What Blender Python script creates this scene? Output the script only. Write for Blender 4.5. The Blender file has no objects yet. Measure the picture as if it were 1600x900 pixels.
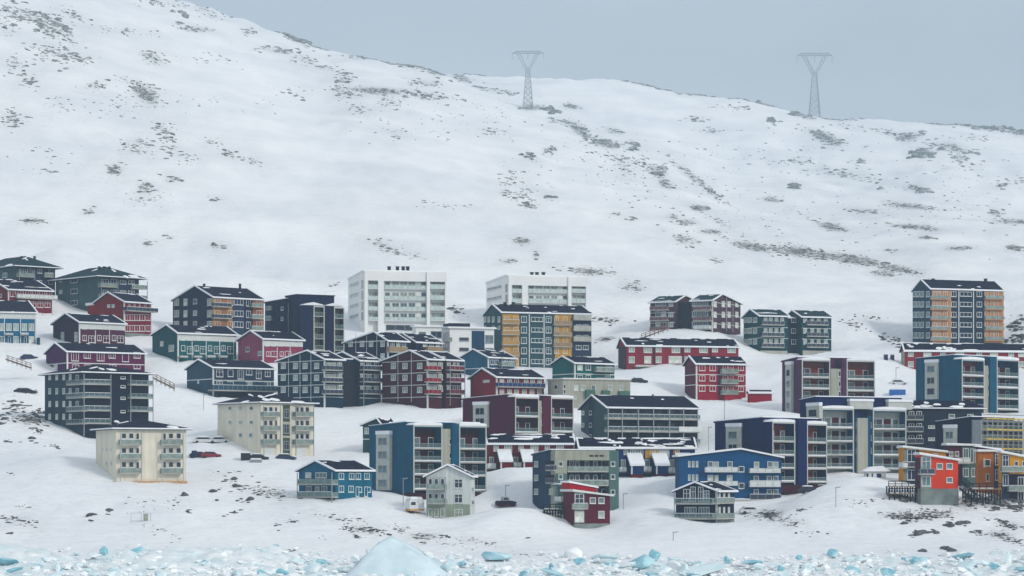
import bpy, bmesh, math, random
import numpy as np
from mathutils import Vector, noise as mnoise
R_ = random.Random(11)
sc = bpy.context.scene
col = sc.collection
# ------------------------------------------------------------------ camera, sky, sun, exposure
F, HC, HY = 4400.0, 15.0, 760.0            # focal length (photo pixels), eye height, horizon row
cam_d = bpy.data.cameras.new('camera'); cam = bpy.data.objects.new('camera', cam_d); col.objects.link(cam)
cam.location = (0, 0, HC); cam.rotation_euler = (math.pi/2, 0, 0)
cam_d.sensor_width = 36; cam_d.lens = 36*F/1600; cam_d.shift_y = (HY-450)/1600
cam_d.clip_start = 1; cam_d.clip_end = 20000
sc.camera = cam
SUN_EL, SUN_AZ = math.radians(30), math.radians(130)     # azimuth clockwise from +Y: right and behind the camera
w = bpy.data.worlds.new('World'); sc.world = w; w.use_nodes = True
nt = w.node_tree; N = nt.nodes; L = nt.links; N.clear()
def nd(t, **k):
    n = N.new(t)
    for a, v in k.items(): setattr(n, a, v)
    return n
out = nd('ShaderNodeOutputWorld'); add = nd('ShaderNodeAddShader')
b1 = nd('ShaderNodeBackground'); b2 = nd('ShaderNodeBackground')
sky = nd('ShaderNodeTexSky', sky_type='NISHITA', sun_disc=False, sun_elevation=SUN_EL, sun_rotation=SUN_AZ)
L.new(sky.outputs[0], b1.inputs[0]); b1.inputs[1].default_value = 0.03
tc = nd('ShaderNodeTexCoord'); sep = nd('ShaderNodeSeparateXYZ'); ramp = nd('ShaderNodeValToRGB')
L.new(tc.outputs['Generated'], sep.inputs[0]); L.new(sep.outputs[2], ramp.inputs[0])
e = ramp.color_ramp.elements
e[0].position = 0.0; e[0].color = (0.35, 0.368, 0.39, 1)          # overcast sky: dim blue grey at the horizon,
e[1].position = 1.0; e[1].color = (0.78, 0.82, 0.815, 1)        # about three times brighter overhead
cn = nd('ShaderNodeTexNoise'); cn.inputs['Scale'].default_value = 13; cn.inputs['Detail'].default_value = 5
mp = nd('ShaderNodeMapping'); mp.inputs['Scale'].default_value = (1, 1, 3); L.new(tc.outputs['Generated'], mp.inputs[0]); L.new(mp.outputs[0], cn.inputs[0])
cr = nd('ShaderNodeMapRange'); cr.inputs['From Min'].default_value = .3; cr.inputs['From Max'].default_value = .7
cr.inputs['To Min'].default_value = .94; cr.inputs['To Max'].default_value = 1.06; L.new(cn.outputs[0], cr.inputs[0])
L.new(ramp.outputs[0], b2.inputs[0]); L.new(cr.outputs[0], b2.inputs[1])
L.new(b1.outputs[0], add.inputs[0]); L.new(b2.outputs[0], add.inputs[1]); L.new(add.outputs[0], out.inputs[0])
sd = bpy.data.lights.new('sun', 'SUN'); so = bpy.data.objects.new('sun', sd); col.objects.link(so)
sd.energy = 1.9; sd.angle = math.radians(11); sd.color = (1.0, 0.94, 0.86)
dv = Vector((math.sin(SUN_AZ)*math.cos(SUN_EL), math.cos(SUN_AZ)*math.cos(SUN_EL), math.sin(SUN_EL)))
so.rotation_euler = dv.to_track_quat('Z', 'Y').to_euler(); so.location = dv*800
sc.view_settings.view_transform = 'Standard'; sc.view_settings.look = 'None'
sc.view_settings.exposure = -0.07; sc.view_settings.gamma = 1
sc.render.engine = 'CYCLES'; sc.cycles.use_denoising = True
sc.cycles.max_bounces = 5; sc.cycles.diffuse_bounces = 3; sc.cycles.glossy_bounces = 2; sc.cycles.volume_bounces = 1
sc.cycles.caustics_reflective = False; sc.cycles.caustics_refractive = False
HAZE = 1.45e-4

# ------------------------------------------------------------------ materials
def lin(c):
    c /= 255.0
    return c/12.92 if c <= .04045 else ((c+.055)/1.055)**2.4
def S(r, g, b): return (lin(r), lin(g), lin(b))
MC = {}
def mat(name, c, rough=.7, var=.14, scale=1.2, bump=0.0, board=0.0, metal=0.0, spec=.4, c2=None):
    if name in MC: return MC[name]
    m = bpy.data.materials.new(name); m.use_nodes = True; t = m.node_tree; n = t.nodes; p = n['Principled BSDF']
    p.inputs['Roughness'].default_value = rough; p.inputs['Metallic'].default_value = metal
    p.inputs['Specular IOR Level'].default_value = spec
    co = n.new('ShaderNodeTexCoord'); nz = n.new('ShaderNodeTexNoise'); nz.inputs['Scale'].default_value = scale; nz.inputs['Detail'].default_value = 6
    t.links.new(co.outputs['Object'], nz.inputs['Vector'])
    mx = n.new('ShaderNodeMix'); mx.data_type = 'RGBA'
    a = tuple(max(0, x*(1-var)) for x in c); bb = tuple(min(1, x*(1+var)) for x in (c2 or c))
    mx.inputs[6].default_value = (*a, 1); mx.inputs[7].default_value = (*bb, 1)
    mr = n.new('ShaderNodeMapRange'); mr.inputs[1].default_value = .35; mr.inputs[2].default_value = .65
    t.links.new(nz.outputs[0], mr.inputs[0]); t.links.new(mr.outputs[0], mx.inputs[0]); t.links.new(mx.outputs[2], p.inputs['Base Color'])
    if board:
        m3 = n.new('ShaderNodeMapping'); m3.inputs['Scale'].default_value = (1.3, 1.3, .1); z3 = n.new('ShaderNodeTexNoise'); z3.inputs['Scale'].default_value = 1.0; z3.inputs['Detail'].default_value = 5
        t.links.new(co.outputs['Object'], m3.inputs[0]); t.links.new(m3.outputs[0], z3.inputs['Vector']); r3 = n.new('ShaderNodeMapRange'); r3.inputs[1].default_value = .3; r3.inputs[2].default_value = .7; r3.inputs[3].default_value = .9; r3.inputs[4].default_value = 1.09
        t.links.new(z3.outputs[0], r3.inputs[0]); h3 = n.new('ShaderNodeVectorMath'); h3.operation = 'SCALE'; t.links.new(mx.outputs[2], h3.inputs[0]); t.links.new(r3.outputs[0], h3.inputs['Scale']); t.links.new(h3.outputs[0], p.inputs['Base Color'])
    if bump or board:
        bp = n.new('ShaderNodeBump'); bp.inputs['Strength'].default_value = bump or .5; bp.inputs['Distance'].default_value = .05
        if board:
            wv = n.new('ShaderNodeTexWave'); wv.bands_direction = 'Z'; wv.wave_profile = 'SAW'; wv.inputs['Scale'].default_value = board
            t.links.new(co.outputs['Object'], wv.inputs['Vector']); t.links.new(wv.outputs[1], bp.inputs['Height'])
        else: t.links.new(nz.outputs[0], bp.inputs['Height'])
        t.links.new(bp.outputs[0], p.inputs['Normal'])
    MC[name] = m; return m
def paint(name, r, g, b):
    c = S(r, g, b); l = .3*c[0]+.6*c[1]+.1*c[2]; f = .34+.62*max(r, g, b)/255
    if c[2] > 2*c[1] and b > r: c = (c[0], c[1], c[2]*.86)
    return mat('paint_'+name, tuple(max(.002, l+(x-l)*(1.36-.28*max(r, g, b)/255))*f for x in c), rough=.75, var=.12 if max(r, g, b) < 180 else .05, scale=.35, board=1.6, spec=.08)
SNOW = mat('roof_snow', (.80, .82, .86), rough=.8, var=.04, scale=.6, bump=.3)
WHITE = mat('white_paint', (.60, .63, .62), rough=.55, var=.07)
CREAMW = mat('cream_trim', (.45, .475, .44), rough=.6, var=.08)
ROOF = mat('dark_roofing_felt', S(13, 17, 42), rough=.9, var=.35, scale=.8, bump=.2, spec=.08)
ROOFT = mat('teal_roofing_felt', S(24, 52, 60), rough=.9, var=.2, scale=.8, bump=.2, spec=.1)
CONC = mat('grey_concrete', (.17, .20, .19), rough=.9, var=.25, scale=.5, bump=.3)
CONCL = mat('pale_concrete', (.38, .38, .34), rough=.9, var=.15, scale=.4, bump=.3)
STEEL = mat('galvanised_steel', (.30, .33, .35), rough=.5, var=.1, metal=.3)
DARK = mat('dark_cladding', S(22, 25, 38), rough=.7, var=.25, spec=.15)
WOOD = mat('weathered_wood', (.22, .15, .09), rough=.85, var=.3, scale=2)
ORWOOD = mat('orange_boarding', (.48, .26, .10), rough=.8, var=.25, scale=2)
RUBBER = mat('black_rubber', (.015, .015, .017), rough=.8)
def glassy(name, c, rough): return mat(name, c, rough=rough, var=.35, scale=.7, spec=.5)
PANES = [glassy('window_glass_dark', S(34, 46, 62), .06), glassy('window_glass_grey', S(92, 112, 118), .08),
         glassy('window_glass_curtain_reflection', S(150, 162, 155), .12), glassy('window_glass_bright_reflection', S(196, 202, 192), .2)]  # greyer and paler panes carry reflected sky and snow, and curtains, in their colour
GLASSG = glassy('green_tinted_glass', S(84, 122, 124), .08)
RAILG = mat('frosted_glass_rail', S(124, 140, 132), rough=.25, var=.25)
RAILT = mat('clear_glass_rail', S(96, 120, 122), rough=.08, var=.1); RAILT.node_tree.nodes['Principled BSDF'].inputs['Alpha'].default_value = .38
RAILD = mat('dark_rail_panel', S(40, 52, 68), rough=.4, var=.2)
PALEG = mat('pale_glass_rail', S(186, 202, 198), rough=.2, var=.15)
RAILW = mat('white_rail_panel', (.62, .65, .64), rough=.5, var=.08)
ROCK = mat('dark_rock', (.045, .048, .052), rough=.95, var=.5, scale=.9, bump=.6, c2=(.10, .10, .105))
ROCK_HAZED = mat('haze_paled_grey_rock', (.10, .115, .11), rough=.95, var=.4, scale=.5, bump=.6, c2=(.27, .285, .27))  # hill rock: distance haze put into the colour by paling it

# ------------------------------------------------------------------ mesh helpers
class MB:
    def __init__(s): s.v = []; s.f = []
    def box(s, x0, x1, y0, y1, z0, z1):
        k = len(s.v); s.v += [(x, y, z) for z in (z0, z1) for x, y in ((x0, y0), (x1, y0), (x1, y1), (x0, y1))]
        s.f += [tuple(k+i for i in q) for q in ((3, 2, 1, 0), (4, 5, 6, 7), (0, 1, 5, 4), (1, 2, 6, 5), (2, 3, 7, 6), (3, 0, 4, 7))]
        return s
    def prism(s, poly, p0, p1, fn):          # poly [(q,z)], extruded p0..p1, fn(p,q,z)->xyz
        k = len(s.v); n = len(poly)
        s.v += [fn(p0, q, z) for q, z in poly] + [fn(p1, q, z) for q, z in poly]
        s.f += [tuple(range(k, k+n)), tuple(range(k+2*n-1, k+n-1, -1))]
        s.f += [(k+i, k+(i+1) % n, k+n+(i+1) % n, k+n+i) for i in range(n)]
        return s
    def hull(s, pts, faces):
        k = len(s.v); s.v += pts; s.f += [tuple(k+i for i in f) for f in faces]; return s
    def bar(s, a, b, r=.05):
        a = Vector(a); b = Vector(b); d = (b-a).normalized(); u = d.orthogonal().normalized()*r; v = d.cross(u).normalized()*r
        k = len(s.v); s.v += [tuple(p+i*u+j*v) for p in (a, b) for i, j in ((-1, -1), (1, -1), (1, 1), (-1, 1))]
        s.f += [tuple(k+i for i in q) for q in ((3, 2, 1, 0), (4, 5, 6, 7), (0, 1, 5, 4), (1, 2, 6, 5), (2, 3, 7, 6), (3, 0, 4, 7))]
        return s
    def mesh(s, name, m, fix=True):
        me = bpy.data.meshes.new(name); me.from_pydata(s.v, [], s.f); me.update()
        if fix:
            bm = bmesh.new(); bm.from_mesh(me); bmesh.ops.recalc_face_normals(bm, faces=bm.faces); bm.to_mesh(me); bm.free()
        me.materials.append(m); return me
def obj(name, me, parent=None, loc=(0, 0, 0), rz=0):
    o = bpy.data.objects.new(name, me); col.objects.link(o); o.location = loc
    if rz: o.rotation_euler = (0, 0, rz)
    if parent: o.parent = parent
    return o
def tag(o, label, cat, group=None):
    o['label'] = label; o['category'] = cat
    if group: o['group'] = group
    return o
# picture row/column -> world at depth Y (used to survey where each thing stands)
def W(x, y, Y): return Vector(((x-800)*Y/F, Y, HC+(HY-y)*Y/F))

CTRL = []      # ground control points: world x, y, z
# ------------------------------------------------------------------ windows (shared meshes)
WM = {}
def win_mesh(wd, ht, kind, fm):
    key = (round(wd, 1), round(ht, 1), kind, fm.name)
    if key not in WM:
        a, h = key[0]/2, key[1]/2; t = min(.13, a*.3); b = MB()
        b.box(-a, -a+t, -.09, .02, -h, h).box(a-t, a, -.09, .02, -h, h).box(-a+t, a-t, -.085, .02, h-t, h).box(-a+t, a-t, -.085, .02, -h, -h+t)
        b.box(-a-.05, a+.05, -.16, -.001, -h-.09, -h-.002)
        if kind in ('m', 'x'): b.box(-.045, .045, -.08, .02, -h+t, h-t)
        if kind == 't':
            for q in (-a/3, a/3): b.box(q-.05, q+.05, -.08, .02, -h+t, h-t)
        if kind == 'x': b.box(-a+t, a-t, -.078, .02, h*.3-.045, h*.3+.045)
        p = MB().box(-a+t*.5, a-t*.5, -.04, .015, -h+t*.5, h-t*.5)
        WM[key] = (b.mesh('window_frame', fm), [p.mesh('pane', q) for q in PANES])
    return WM[key]

# ------------------------------------------------------------------ the building kit
class Bld:
    def __init__(s, name, label, cat, x0, x1, x2, D, yb, th, group=None, ctrl=True, yl=None, yr=None):
        s.th = math.radians(th); s.C = W(x1, yb, D); s.D = D; s.x0, s.x1, s.x2, s.yb = x0, x1, x2, yb
        s.U = Vector((math.cos(s.th), math.sin(s.th), 0)); s.V = Vector((-math.sin(s.th), math.cos(s.th), 0))
        s.o = obj(name, None, None, s.C, s.th); tag(s.o, label, cat, group); s.o.empty_display_size = 2
        s.b = s.P('R', x2, 700)[0]; s.a = s.P('L', x0, 700)[0]
        s.seed = random.Random(int(x1*7+yb))
        if ctrl:
            CTRL.append(tuple(s.C))
            e = s.C+s.U*s.b; CTRL.append((e.x, e.y, s.C.z if yr is None else HC+(HY-yr)*e.y/F))
            e = s.C+s.V*s.a
            if yl is not None: CTRL.append((e.x, e.y, HC+(HY-yl)*e.y/F))
    def P(s, face, x, y, off=0.0):
        d = Vector(((x-800)/F, 1, (HY-y)/F)); O = Vector((0, 0, HC))-s.C
        n = s.V if face == 'R' else s.U; t = (-off-O.dot(n))/d.dot(n); q = O+d*t
        return (q.dot(s.U) if face == 'R' else q.dot(s.V)), q.z
    def Z(s, y): return (HC+(HY-y)*s.D/F)-s.C.z
    def fbox(s, mb, face, p0, p1, z0, z1, o0, o1):      # box on a face: along p, outwards o0..o1
        if p0 > p1: p0, p1 = p1, p0
        if face == 'R': mb.box(p0, p1, -o1, -o0, z0, z1)
        else: mb.box(-o1, -o0, p0, p1, z0, z1)
    def part(s, name, mb, m, parent=None, label=None):
        o = obj(name, mb.mesh(name, m), parent or s.o)
        if label: o['label'] = label
        return o
    # ---- bodies
    def box(s, yt, m, name='wall', low=-7):
        s.H = s.Z(yt); return s.part(name, MB().box(0, s.b, 0, s.a, low, s.H), m)
    def gable(s, ye, xr, yr, m, axis='u', roof=ROOF, oh=.5, snow=.5, ye2=None, low=-7, edge=True, p_end=None, p0=0.0):
        ze = s.H = s.Z(ye); f = 'L' if axis == 'u' else 'R'
        q, zr = s.P(f, xr, yr); wid, ln = (s.a, s.b) if axis == 'u' else (s.b, s.a)
        if p_end is not None: ln = p_end
        oh0 = oh
        fn = (lambda p, q, z: (p, q, z)) if axis == 'u' else (lambda p, q, z: (q, p, z))
        q = min(max(q, wid*.2), wid*.8); ze2 = ze if ye2 is None else s.P(f, s.x0 if axis == 'u' else s.x2, ye2)[1]
        s.wall = s.part('wall', MB().prism([(0, low), (wid, low), (wid, ze2), (q, zr), (0, ze)], p0, ln, fn), m)
        k1 = (zr-ze)/q; k2 = (zr-ze2)/(wid-q); t = .28
        lo = [(-oh, ze-k1*oh+.03), (q, zr+.03), (wid+oh, ze2-k2*oh+.03)]
        poly = lo+[(x, z+t) for x, z in reversed(lo)]
        r = s.part('roof', MB().prism(poly, p0-oh, ln+oh, fn), roof); s.roof = r
        sm = MB()
        if edge:                                  # snow lying along verges and eaves
            for pp in ((p0-oh-.06, p0-oh+.3), (ln+oh-.3, ln+oh+.06)):
                sm.prism([(-oh-.08, lo[0][1]+t*.2), (q, zr+t*.35), (wid+oh+.08, lo[2][1]+t*.2), (wid+oh+.08, lo[2][1]+t+.12), (q, zr+t+.17), (-oh-.08, lo[0][1]+t+.12)], pp[0], pp[1], fn)
            sm.prism([(-oh-.1, lo[0][1]+t*.2), (-oh+.2, lo[0][1]+t*.2+k1*.3), (-oh+.2, lo[0][1]+t+.06+k1*.3), (-oh-.1, lo[0][1]+t+.04)], p0-oh-.05, ln+oh+.05, fn)
        n = int(snow*11)
        for i in range(n):                        # uneven leftover patches on the near slope
            pc = s.seed.uniform(p0, ln); qc = q*s.seed.uniform(.02, .95) if s.seed.random() < .6 else q*.97; rp = s.seed.lognormvariate(.1, .6); rq = s.seed.uniform(.15, .5)
            pts = []
            for j in range(9):
                an = j/9*6.283; rr = s.seed.uniform(.45, 1.25)
                pp = min(max(pc+rp*rr*math.cos(an), p0-oh), ln+oh); qq = min(max(qc+rq*rr*math.sin(an), -oh), q)
                pts.append((pp, qq))
            k = len(sm.v)
            sm.v += [fn(pp, qq, ze+k1*qq+.03+t-.05) for pp, qq in pts]+[fn(pc+(pp-pc)*.8, qc+(qq-qc)*.8, ze+k1*(qc+(qq-qc)*.8)+.03+t+.06) for pp, qq in pts]
            sm.f += [tuple(range(k+9, k+18))]+[(k+j, k+(j+1) % 9, k+9+(j+1) % 9, k+9+j) for j in range(9)]
        if sm.v: s.part('snow_cover', sm, SNOW, r)
        return s
    def hip(s, ye, yr, m, roof=ROOF, oh=.8, snow=.5, low=-7, ridge=None):
        ze = s.H = s.Z(ye); s.wall = s.part('wall', MB().box(0, s.b, 0, s.a, low, ze), m)
        u0, u1, v0, v1 = -oh, s.b+oh, -oh, s.a+oh; r = min(s.a, s.b)/2
        zc = HC+(HY-yr)*(s.D+(s.b*math.sin(s.th)+s.a*math.cos(s.th))/2)/F-s.C.z
        ru0, ru1 = (r, s.b-r) if s.b > s.a else (s.b/2, s.b/2); rv0, rv1 = (s.a/2, s.a/2) if s.b > s.a else (r, s.a-r)
        if abs(ru1-ru0)+abs(rv1-rv0) < .4: ru1 += .4
        z0, z1 = ze+.02, ze+.30
        v = [(u0, v0, z0), (u1, v0, z0), (u1, v1, z0), (u0, v1, z0), (u0, v0, z1), (u1, v0, z1), (u1, v1, z1), (u0, v1, z1), (ru0, rv0, zc), (ru1, rv1, zc)]
        if s.b > s.a: f = [(4, 5, 9, 8), (5, 6, 9), (6, 7, 8, 9), (7, 4, 8)]
        else: f = [(4, 5, 8), (5, 6, 9, 8), (6, 7, 9), (7, 4, 8, 9)]
        r_ = s.part('roof', MB().hull(v, f+[(3, 2, 1, 0), (0, 1, 5, 4), (1, 2, 6, 5), (2, 3, 7, 6), (3, 0, 4, 7)]), roof); s.roof = r_
        sm = MB(); sm.box(u0-.06, u1+.06, v0-.06, v0+.4, z0+.08, z1+.06); sm.box(u0-.06, u0+.2, v0+.4, v1, z0+.07, z1+.06)
        for i in range(int(snow*8)):
            tt = s.seed.random()*.75; cu = s.seed.uniform(0, s.b); 
            if s.seed.random() < .6: fu = lambda du, dt: (cu+du, v0+(tt+dt)*(rv0-v0), z1+(zc-z1)*(tt+dt)+.05)
            else:
                cv = s.seed.uniform(0, s.a)*.9; fu = lambda du, dt: (u0+(tt+dt)*(ru0-u0), cv+du, z1+(zc-z1)*(tt+dt)+.05)
            k = len(sm.v); rp = s.seed.uniform(.8, 2.5)*(1-tt); pts = [(rp*s.seed.uniform(.6, 1.1)*math.cos(j*.785), .14*s.seed.uniform(.6, 1.1)*math.sin(j*.785)) for j in range(8)]
            sm.v += [fu(*q) for q in pts]+[tuple(np.array(fu(q[0]*.8, q[1]*.8))+(0, 0, .16)) for q in pts]
            sm.f += [tuple(range(k+8, k+16))]+[(k+j, k+(j+1) % 8, k+8+(j+1) % 8, k+8+j) for j in range(8)]
        s.part('snow_cover', sm, SNOW, r_); return s
    def shed(s, ytL, yt, m, low=-7, v0=0.0, name='wall', oh=.25):        # flat or single pitch top falling away along V
        z1 = s.H = s.Z(yt); z0 = s.P('L', s.x0, ytL)[1]
        fn = lambda p, q, z: (p, q, z); k = (z0-z1)/s.a; zv = z1+k*v0
        s.wall = s.part(name, MB().prism([(v0, low), (s.a, low), (s.a, z0), (v0, zv)], 0, s.b, fn), m)
        s.roof = s.part('roof', MB().prism([(v0-oh, zv+.01), (s.a+oh, z0+.01), (s.a+oh, z0+.3), (v0-oh, zv+.3)], -oh, s.b+oh, fn), m)
        s.part('snow_cover', MB().prism([(v0-oh+.1, zv+.3), (s.a+oh-.1, z0+.3), (s.a, z0+.45), (v0, zv+.48)], -oh+.1, s.b+oh-.1, fn), SNOW, s.roof)
        return s
    # ---- facade pieces
    def win(s, f, xs, ys, wp, hp, kind='r', frame=WHITE, pane=None, off=0.0, name='window'):
        ca = math.cos(s.th) if f == 'R' else math.sin(s.th)
        for y in ys:
            for x in xs:
                p, z = s.P(f, x, y, off); k = s.D/F
                kd = kind if kind != 'r' else s.seed.choice(['', 'm', 'm', 'x'])
                fr, ps = win_mesh(max(.4, wp*k/ca), max(.4, hp*k), kd, frame)
                loc = (p, -off, z) if f == 'R' else (-off, p, z); rz = 0 if f == 'R' else -math.pi/2
                o = obj(name, fr, s.o, loc, rz)
                i = pane if pane is not None else s.seed.choice([0, 1, 1, 2, 2, 3])
                obj('pane', ps[i], o)
        return s
    def panel(s, f, xa, xb, ya, yb, m, proud=.06, name='wall_panel', inn=-.05, off=0.0):
        pa, za = s.P(f, xa, ya, off); pb, zb = s.P(f, xb, yb, off); mb = MB(); z0 = s.P(f, (xa+xb)/2, yb, off)[1]; z1 = s.P(f, (xa+xb)/2, ya, off)[1]
        s.fbox(mb, f, pa, pb, z0, z1, off+inn, off+proud); return s.part(name, mb, m)
    def belt(s, f, ys, m=WHITE, xa=None, xb=None, t=.22):
        for y in ys:
            xa_ = xa if xa is not None else (s.x1 if f == 'R' else s.x0); xb_ = xb if xb is not None else (s.x2 if f == 'R' else s.x1)
            z = s.P(f, s.x1, y)[1]; mb = MB(); s.fbox(mb, f, s.P(f, xa_, y)[0], s.P(f, xb_, y)[0], z-t/2, z+t/2, -.02, .07); s.part('trim_board', mb, m)
        return s
    def vtrim(s, f, xs, ya, yb, m=WHITE, t=.2):
        for x in xs:
            p, z1 = s.P(f, x, ya); z0 = s.P(f, x, yb)[1]; mb = MB(); s.fbox(mb, f, p-t/2, p+t/2, z0, z1, -.02, .085); s.part('trim_board', mb, m)
        return s
    def corner(s, yt=None, m=WHITE, yb=None, t=.24):
        z1 = s.H if yt is None else s.Z(yt); z0 = -.5 if yb is None else s.Z(yb)
        mb = MB().box(-.09, t, -.09, -.0, z0, z1-.02).box(-.09, 0, 0, t, z0, z1-.02); s.part('corner_board', mb, m); return s
    def balc(s, f, xa, xb, ys, dep=1.5, rail=RAILG, slab=CONCL, rh=1.0, snow=True, off=0.0, posts=0, slabt=.24):
        for y in ys:
            pa = s.P(f, xa, y, off+dep)[0]; pb, z = s.P(f, xb, y, off+dep); pa, pb = min(pa, pb), max(pa, pb)
            mb = MB(); s.fbox(mb, f, pa, pb, z-slabt/2, z+slabt/2, off-.02, off+dep); o = s.part('balcony', mb, slab)
            r = MB(); s.fbox(r, f, pa, pb, z+slabt/2+.04, z+rh, off+dep-.09, off+dep-.03)
            s.fbox(r, f, pa, pa+.05, z+slabt/2+.04, z+rh, off, off+dep-.09); s.fbox(r, f, pb-.05, pb, z+slabt/2+.04, z+rh, off, off+dep-.09)
            s.part('railing', r, rail, o)
            h = MB(); s.fbox(h, f, pa-.02, pb+.02, z+rh, z+rh+.07, off+dep-.11, off+dep-.01)
            n = max(2, int((pb-pa)/1.3))
            for i in range(n+1):
                q = pa+(pb-pa)*i/n; s.fbox(h, f, q-.035, q+.035, z+slabt/2, z+rh, off+dep-.03, off+dep+.01)
            s.part('handrail', h, STEEL, o)
            if snow:
                q = MB(); s.fbox(q, f, pa+.08, pb-.08, z+slabt/2, z+slabt/2+s.seed.uniform(.15, .4), off+.02, off+dep-.12); s.part('snow_cover', q, SNOW, o)
                q = MB(); s.fbox(q, f, pa+.02, pb-.02, z+rh+.07, z+rh+.14, off+dep-.12, off+dep-.02); s.part('rail_snow', q, SNOW, o) if s.seed.random() < .5 else None
        if posts:
            za = s.P(f, xa, min(ys), off+dep)[1]+2.4; zb = s.P(f, xa, posts, off+dep)[1]
            for x in (xa, xb):
                p = s.P(f, x, 700, off+dep)[0]; mb = MB(); s.fbox(mb, f, p-.07, p+.07, zb, za, off+dep+.012, off+dep+.15); s.part('balcony_post', mb, STEEL)
        return s
    def recess(s, f, xa, xb, ya, yb, m=DARK):      # dark set-back stair slot: a framed panel with depth
        mb = MB(); p0 = s.P(f, xa, ya)[0]; p1 = s.P(f, xb, ya)[0]; z0 = s.P(f, xa, yb)[1]; z1 = s.P(f, xa, ya)[1]
        s.fbox(mb, f, p0, p1, z0, z1, -.05, .03); s.part('recess_panel', mb, m); return s
    def bay(s, f, xa, xb, ya, yb, rows, dep=.7, m=None, frame=CREAMW, pane=1):
        pa = s.P(f, xa, ya, dep)[0]; pb = s.P(f, xb, ya, dep)[0]; pa, pb = min(pa, pb), max(pa, pb); z1 = s.P(f, xa, ya, dep)[1]; z0 = s.P(f, xa, yb, dep)[1]
        mb = MB(); s.fbox(mb, f, pa, pb, z0, z1, -.05, dep); o = s.part('bay_window', mb, m or frame)
        q = MB(); s.fbox(q, f, pa-.1, pb+.1, z1, z1+.75, -.05, dep+.1); s.part('snow_cover', q, SNOW, o)
        c = (pa+pb)/2; wd = (pb-pa)*.66
        for y in rows:
            z = s.P(f, xa, y, dep)[1]; fr, ps = win_mesh(wd, 1.7, s.seed.choice(['', 'm']), frame)
            g = obj('window', fr, s.o, (c, -dep, z) if f == 'R' else (-dep, c, z), 0 if f == 'R' else -math.pi/2); obj('pane', ps[s.seed.choice([0, 1, 1])], g)
        return s
    def loggia(s, xa, xb, ytop, slabs, ybot, wall, inner, rec=2.5, door=None, edge=CREAMW, rail=RAILT, glass=(0, 1), snow=True):
        ua = s.P('R', xa, 700)[0]; ub = s.P('R', xb, 700)[0]; z = lambda y: s.P('R', xa, y)[1]
        z1 = z(ytop); z0 = z(ybot); t = .22
        mb = MB().box(ua, ua+t, .04, rec, z0, z1).box(ub-t, ub, .04, rec, z0, z1).box(ua+t, ub-t, .04, rec, z1-.5, z1)
        s.part('loggia_wall', mb, wall)
        e = MB().box(ua-.02, ua+t+.02, -.05, .04, z0, z1+.02).box(ub-t-.02, ub+.02, -.05, .04, z0, z1+.02).box(ua+t+.02, ub-t-.02, -.045, .04, z1-.3, z1+.02)
        s.part('loggia_frame', e, edge)
        if snow:
            cp = MB(); k = [(ua-.1, z1+.02), (ub+.1, z1+.02), (ub-.2, z1+.5), (ub-(ub-ua)*.3, z1+.62), (ua+(ub-ua)*.35, z1+.66), (ua+.25, z1+.42)]
            cp.prism(k, -.1, rec, lambda p, q, zz: (q, p, zz)); s.part('snow_cover', cp, SNOW)
        s.part('loggia_back_wall', MB().box(ua+t, ub-t, rec-.06, rec+.04, z0, z1-.5), inner)
        ys = list(slabs); prev = z1-.5
        for i, y in enumerate(ys+[None]):
            if y is None:
                zz = z0+.1
                if prev-zz < 1.6: break
            else: zz = z(y)
            o = s.part('balcony', MB().box(ua+t, ub-t, .0, rec-.06, zz-.11, zz+.12), CONCL)
            s.part('railing', MB().box(ua+t+.02, ub-t-.02, .05, .11, zz+.2, zz+1.05), rail, o)
            s.part('handrail', MB().box(ua+t, ub-t, .02, .14, zz+1.05, zz+1.12), STEEL, o)
            if snow: s.part('snow_cover', MB().box(ua+t+.1, ub-t-.1, -.03, rec-.5, zz+.16, zz+s.seed.uniform(.24, .42)), SNOW, o)
            h = min(2.2, prev-zz-.5); wd = ub-ua-2*t; c0 = ua+t
            fr, ps = win_mesh(wd*.42, h, 'm', WHITE); g = obj('window', fr, s.o, (c0+wd*.25, rec-.06, zz+.2+h/2)); obj('pane', ps[s.seed.choice([0, 1, 1])], g)
            fr, ps = win_mesh(wd*.2, h, '', WHITE); g = obj('window', fr, s.o, (c0+wd*.86, rec-.06, zz+.2+h/2)); obj('pane', ps[s.seed.choice([0, 0, 1])], g)
            if door: s.part('door', MB().box(c0+wd*.5, c0+wd*.72, rec-.14, rec-.05, zz+.16, zz+.16+h), door)
            prev = zz-.16
        return s
    def fin(s, xa, xb, ytop, ybot, m, v0=0.0, v1=2.5, name='wall_fin', wins=None):
        ua = s.P('R', xa, 700, -v0)[0]; ub = s.P('R', xb, 700, -v0)[0]; z1 = s.P('R', xa, ytop, -v0)[1]; z0 = s.P('R', xa, ybot, -v0)[1]
        s.part(name, MB().box(ua, ub, v0, v1, z0, z1), m)
        if wins:
            for y in wins: s.win('R', [xa*.2+xb*.8], [y], max(3, (xb-xa)*.28), 9, '', pane=0, off=-v0)
        return s
    def chimney(s, xs, yt, h=1.2, wd=.5):
        for x in xs:
            p = W(x, yt, s.D+max(s.a*math.cos(s.th), 2)/2)-s.C; u = p.dot(s.U); v = p.dot(s.V)
            s.part('roof_vent', MB().box(u-wd/2, u+wd/2, v-wd/2, v+wd/2, p.z-h, p.z).box(u-wd*.65, u+wd*.65, v-wd*.65, v+wd*.65, p.z+.002, p.z+.12), DARK, s.roof)
        return s

# ------------------------------------------------------------------ the houses, back row to front row
GT = 'houses and blocks of the hillside town'
def rows(B, f, xs, ys, w, h, **k): return B.win(f, xs, ys, w, h, **k)
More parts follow.
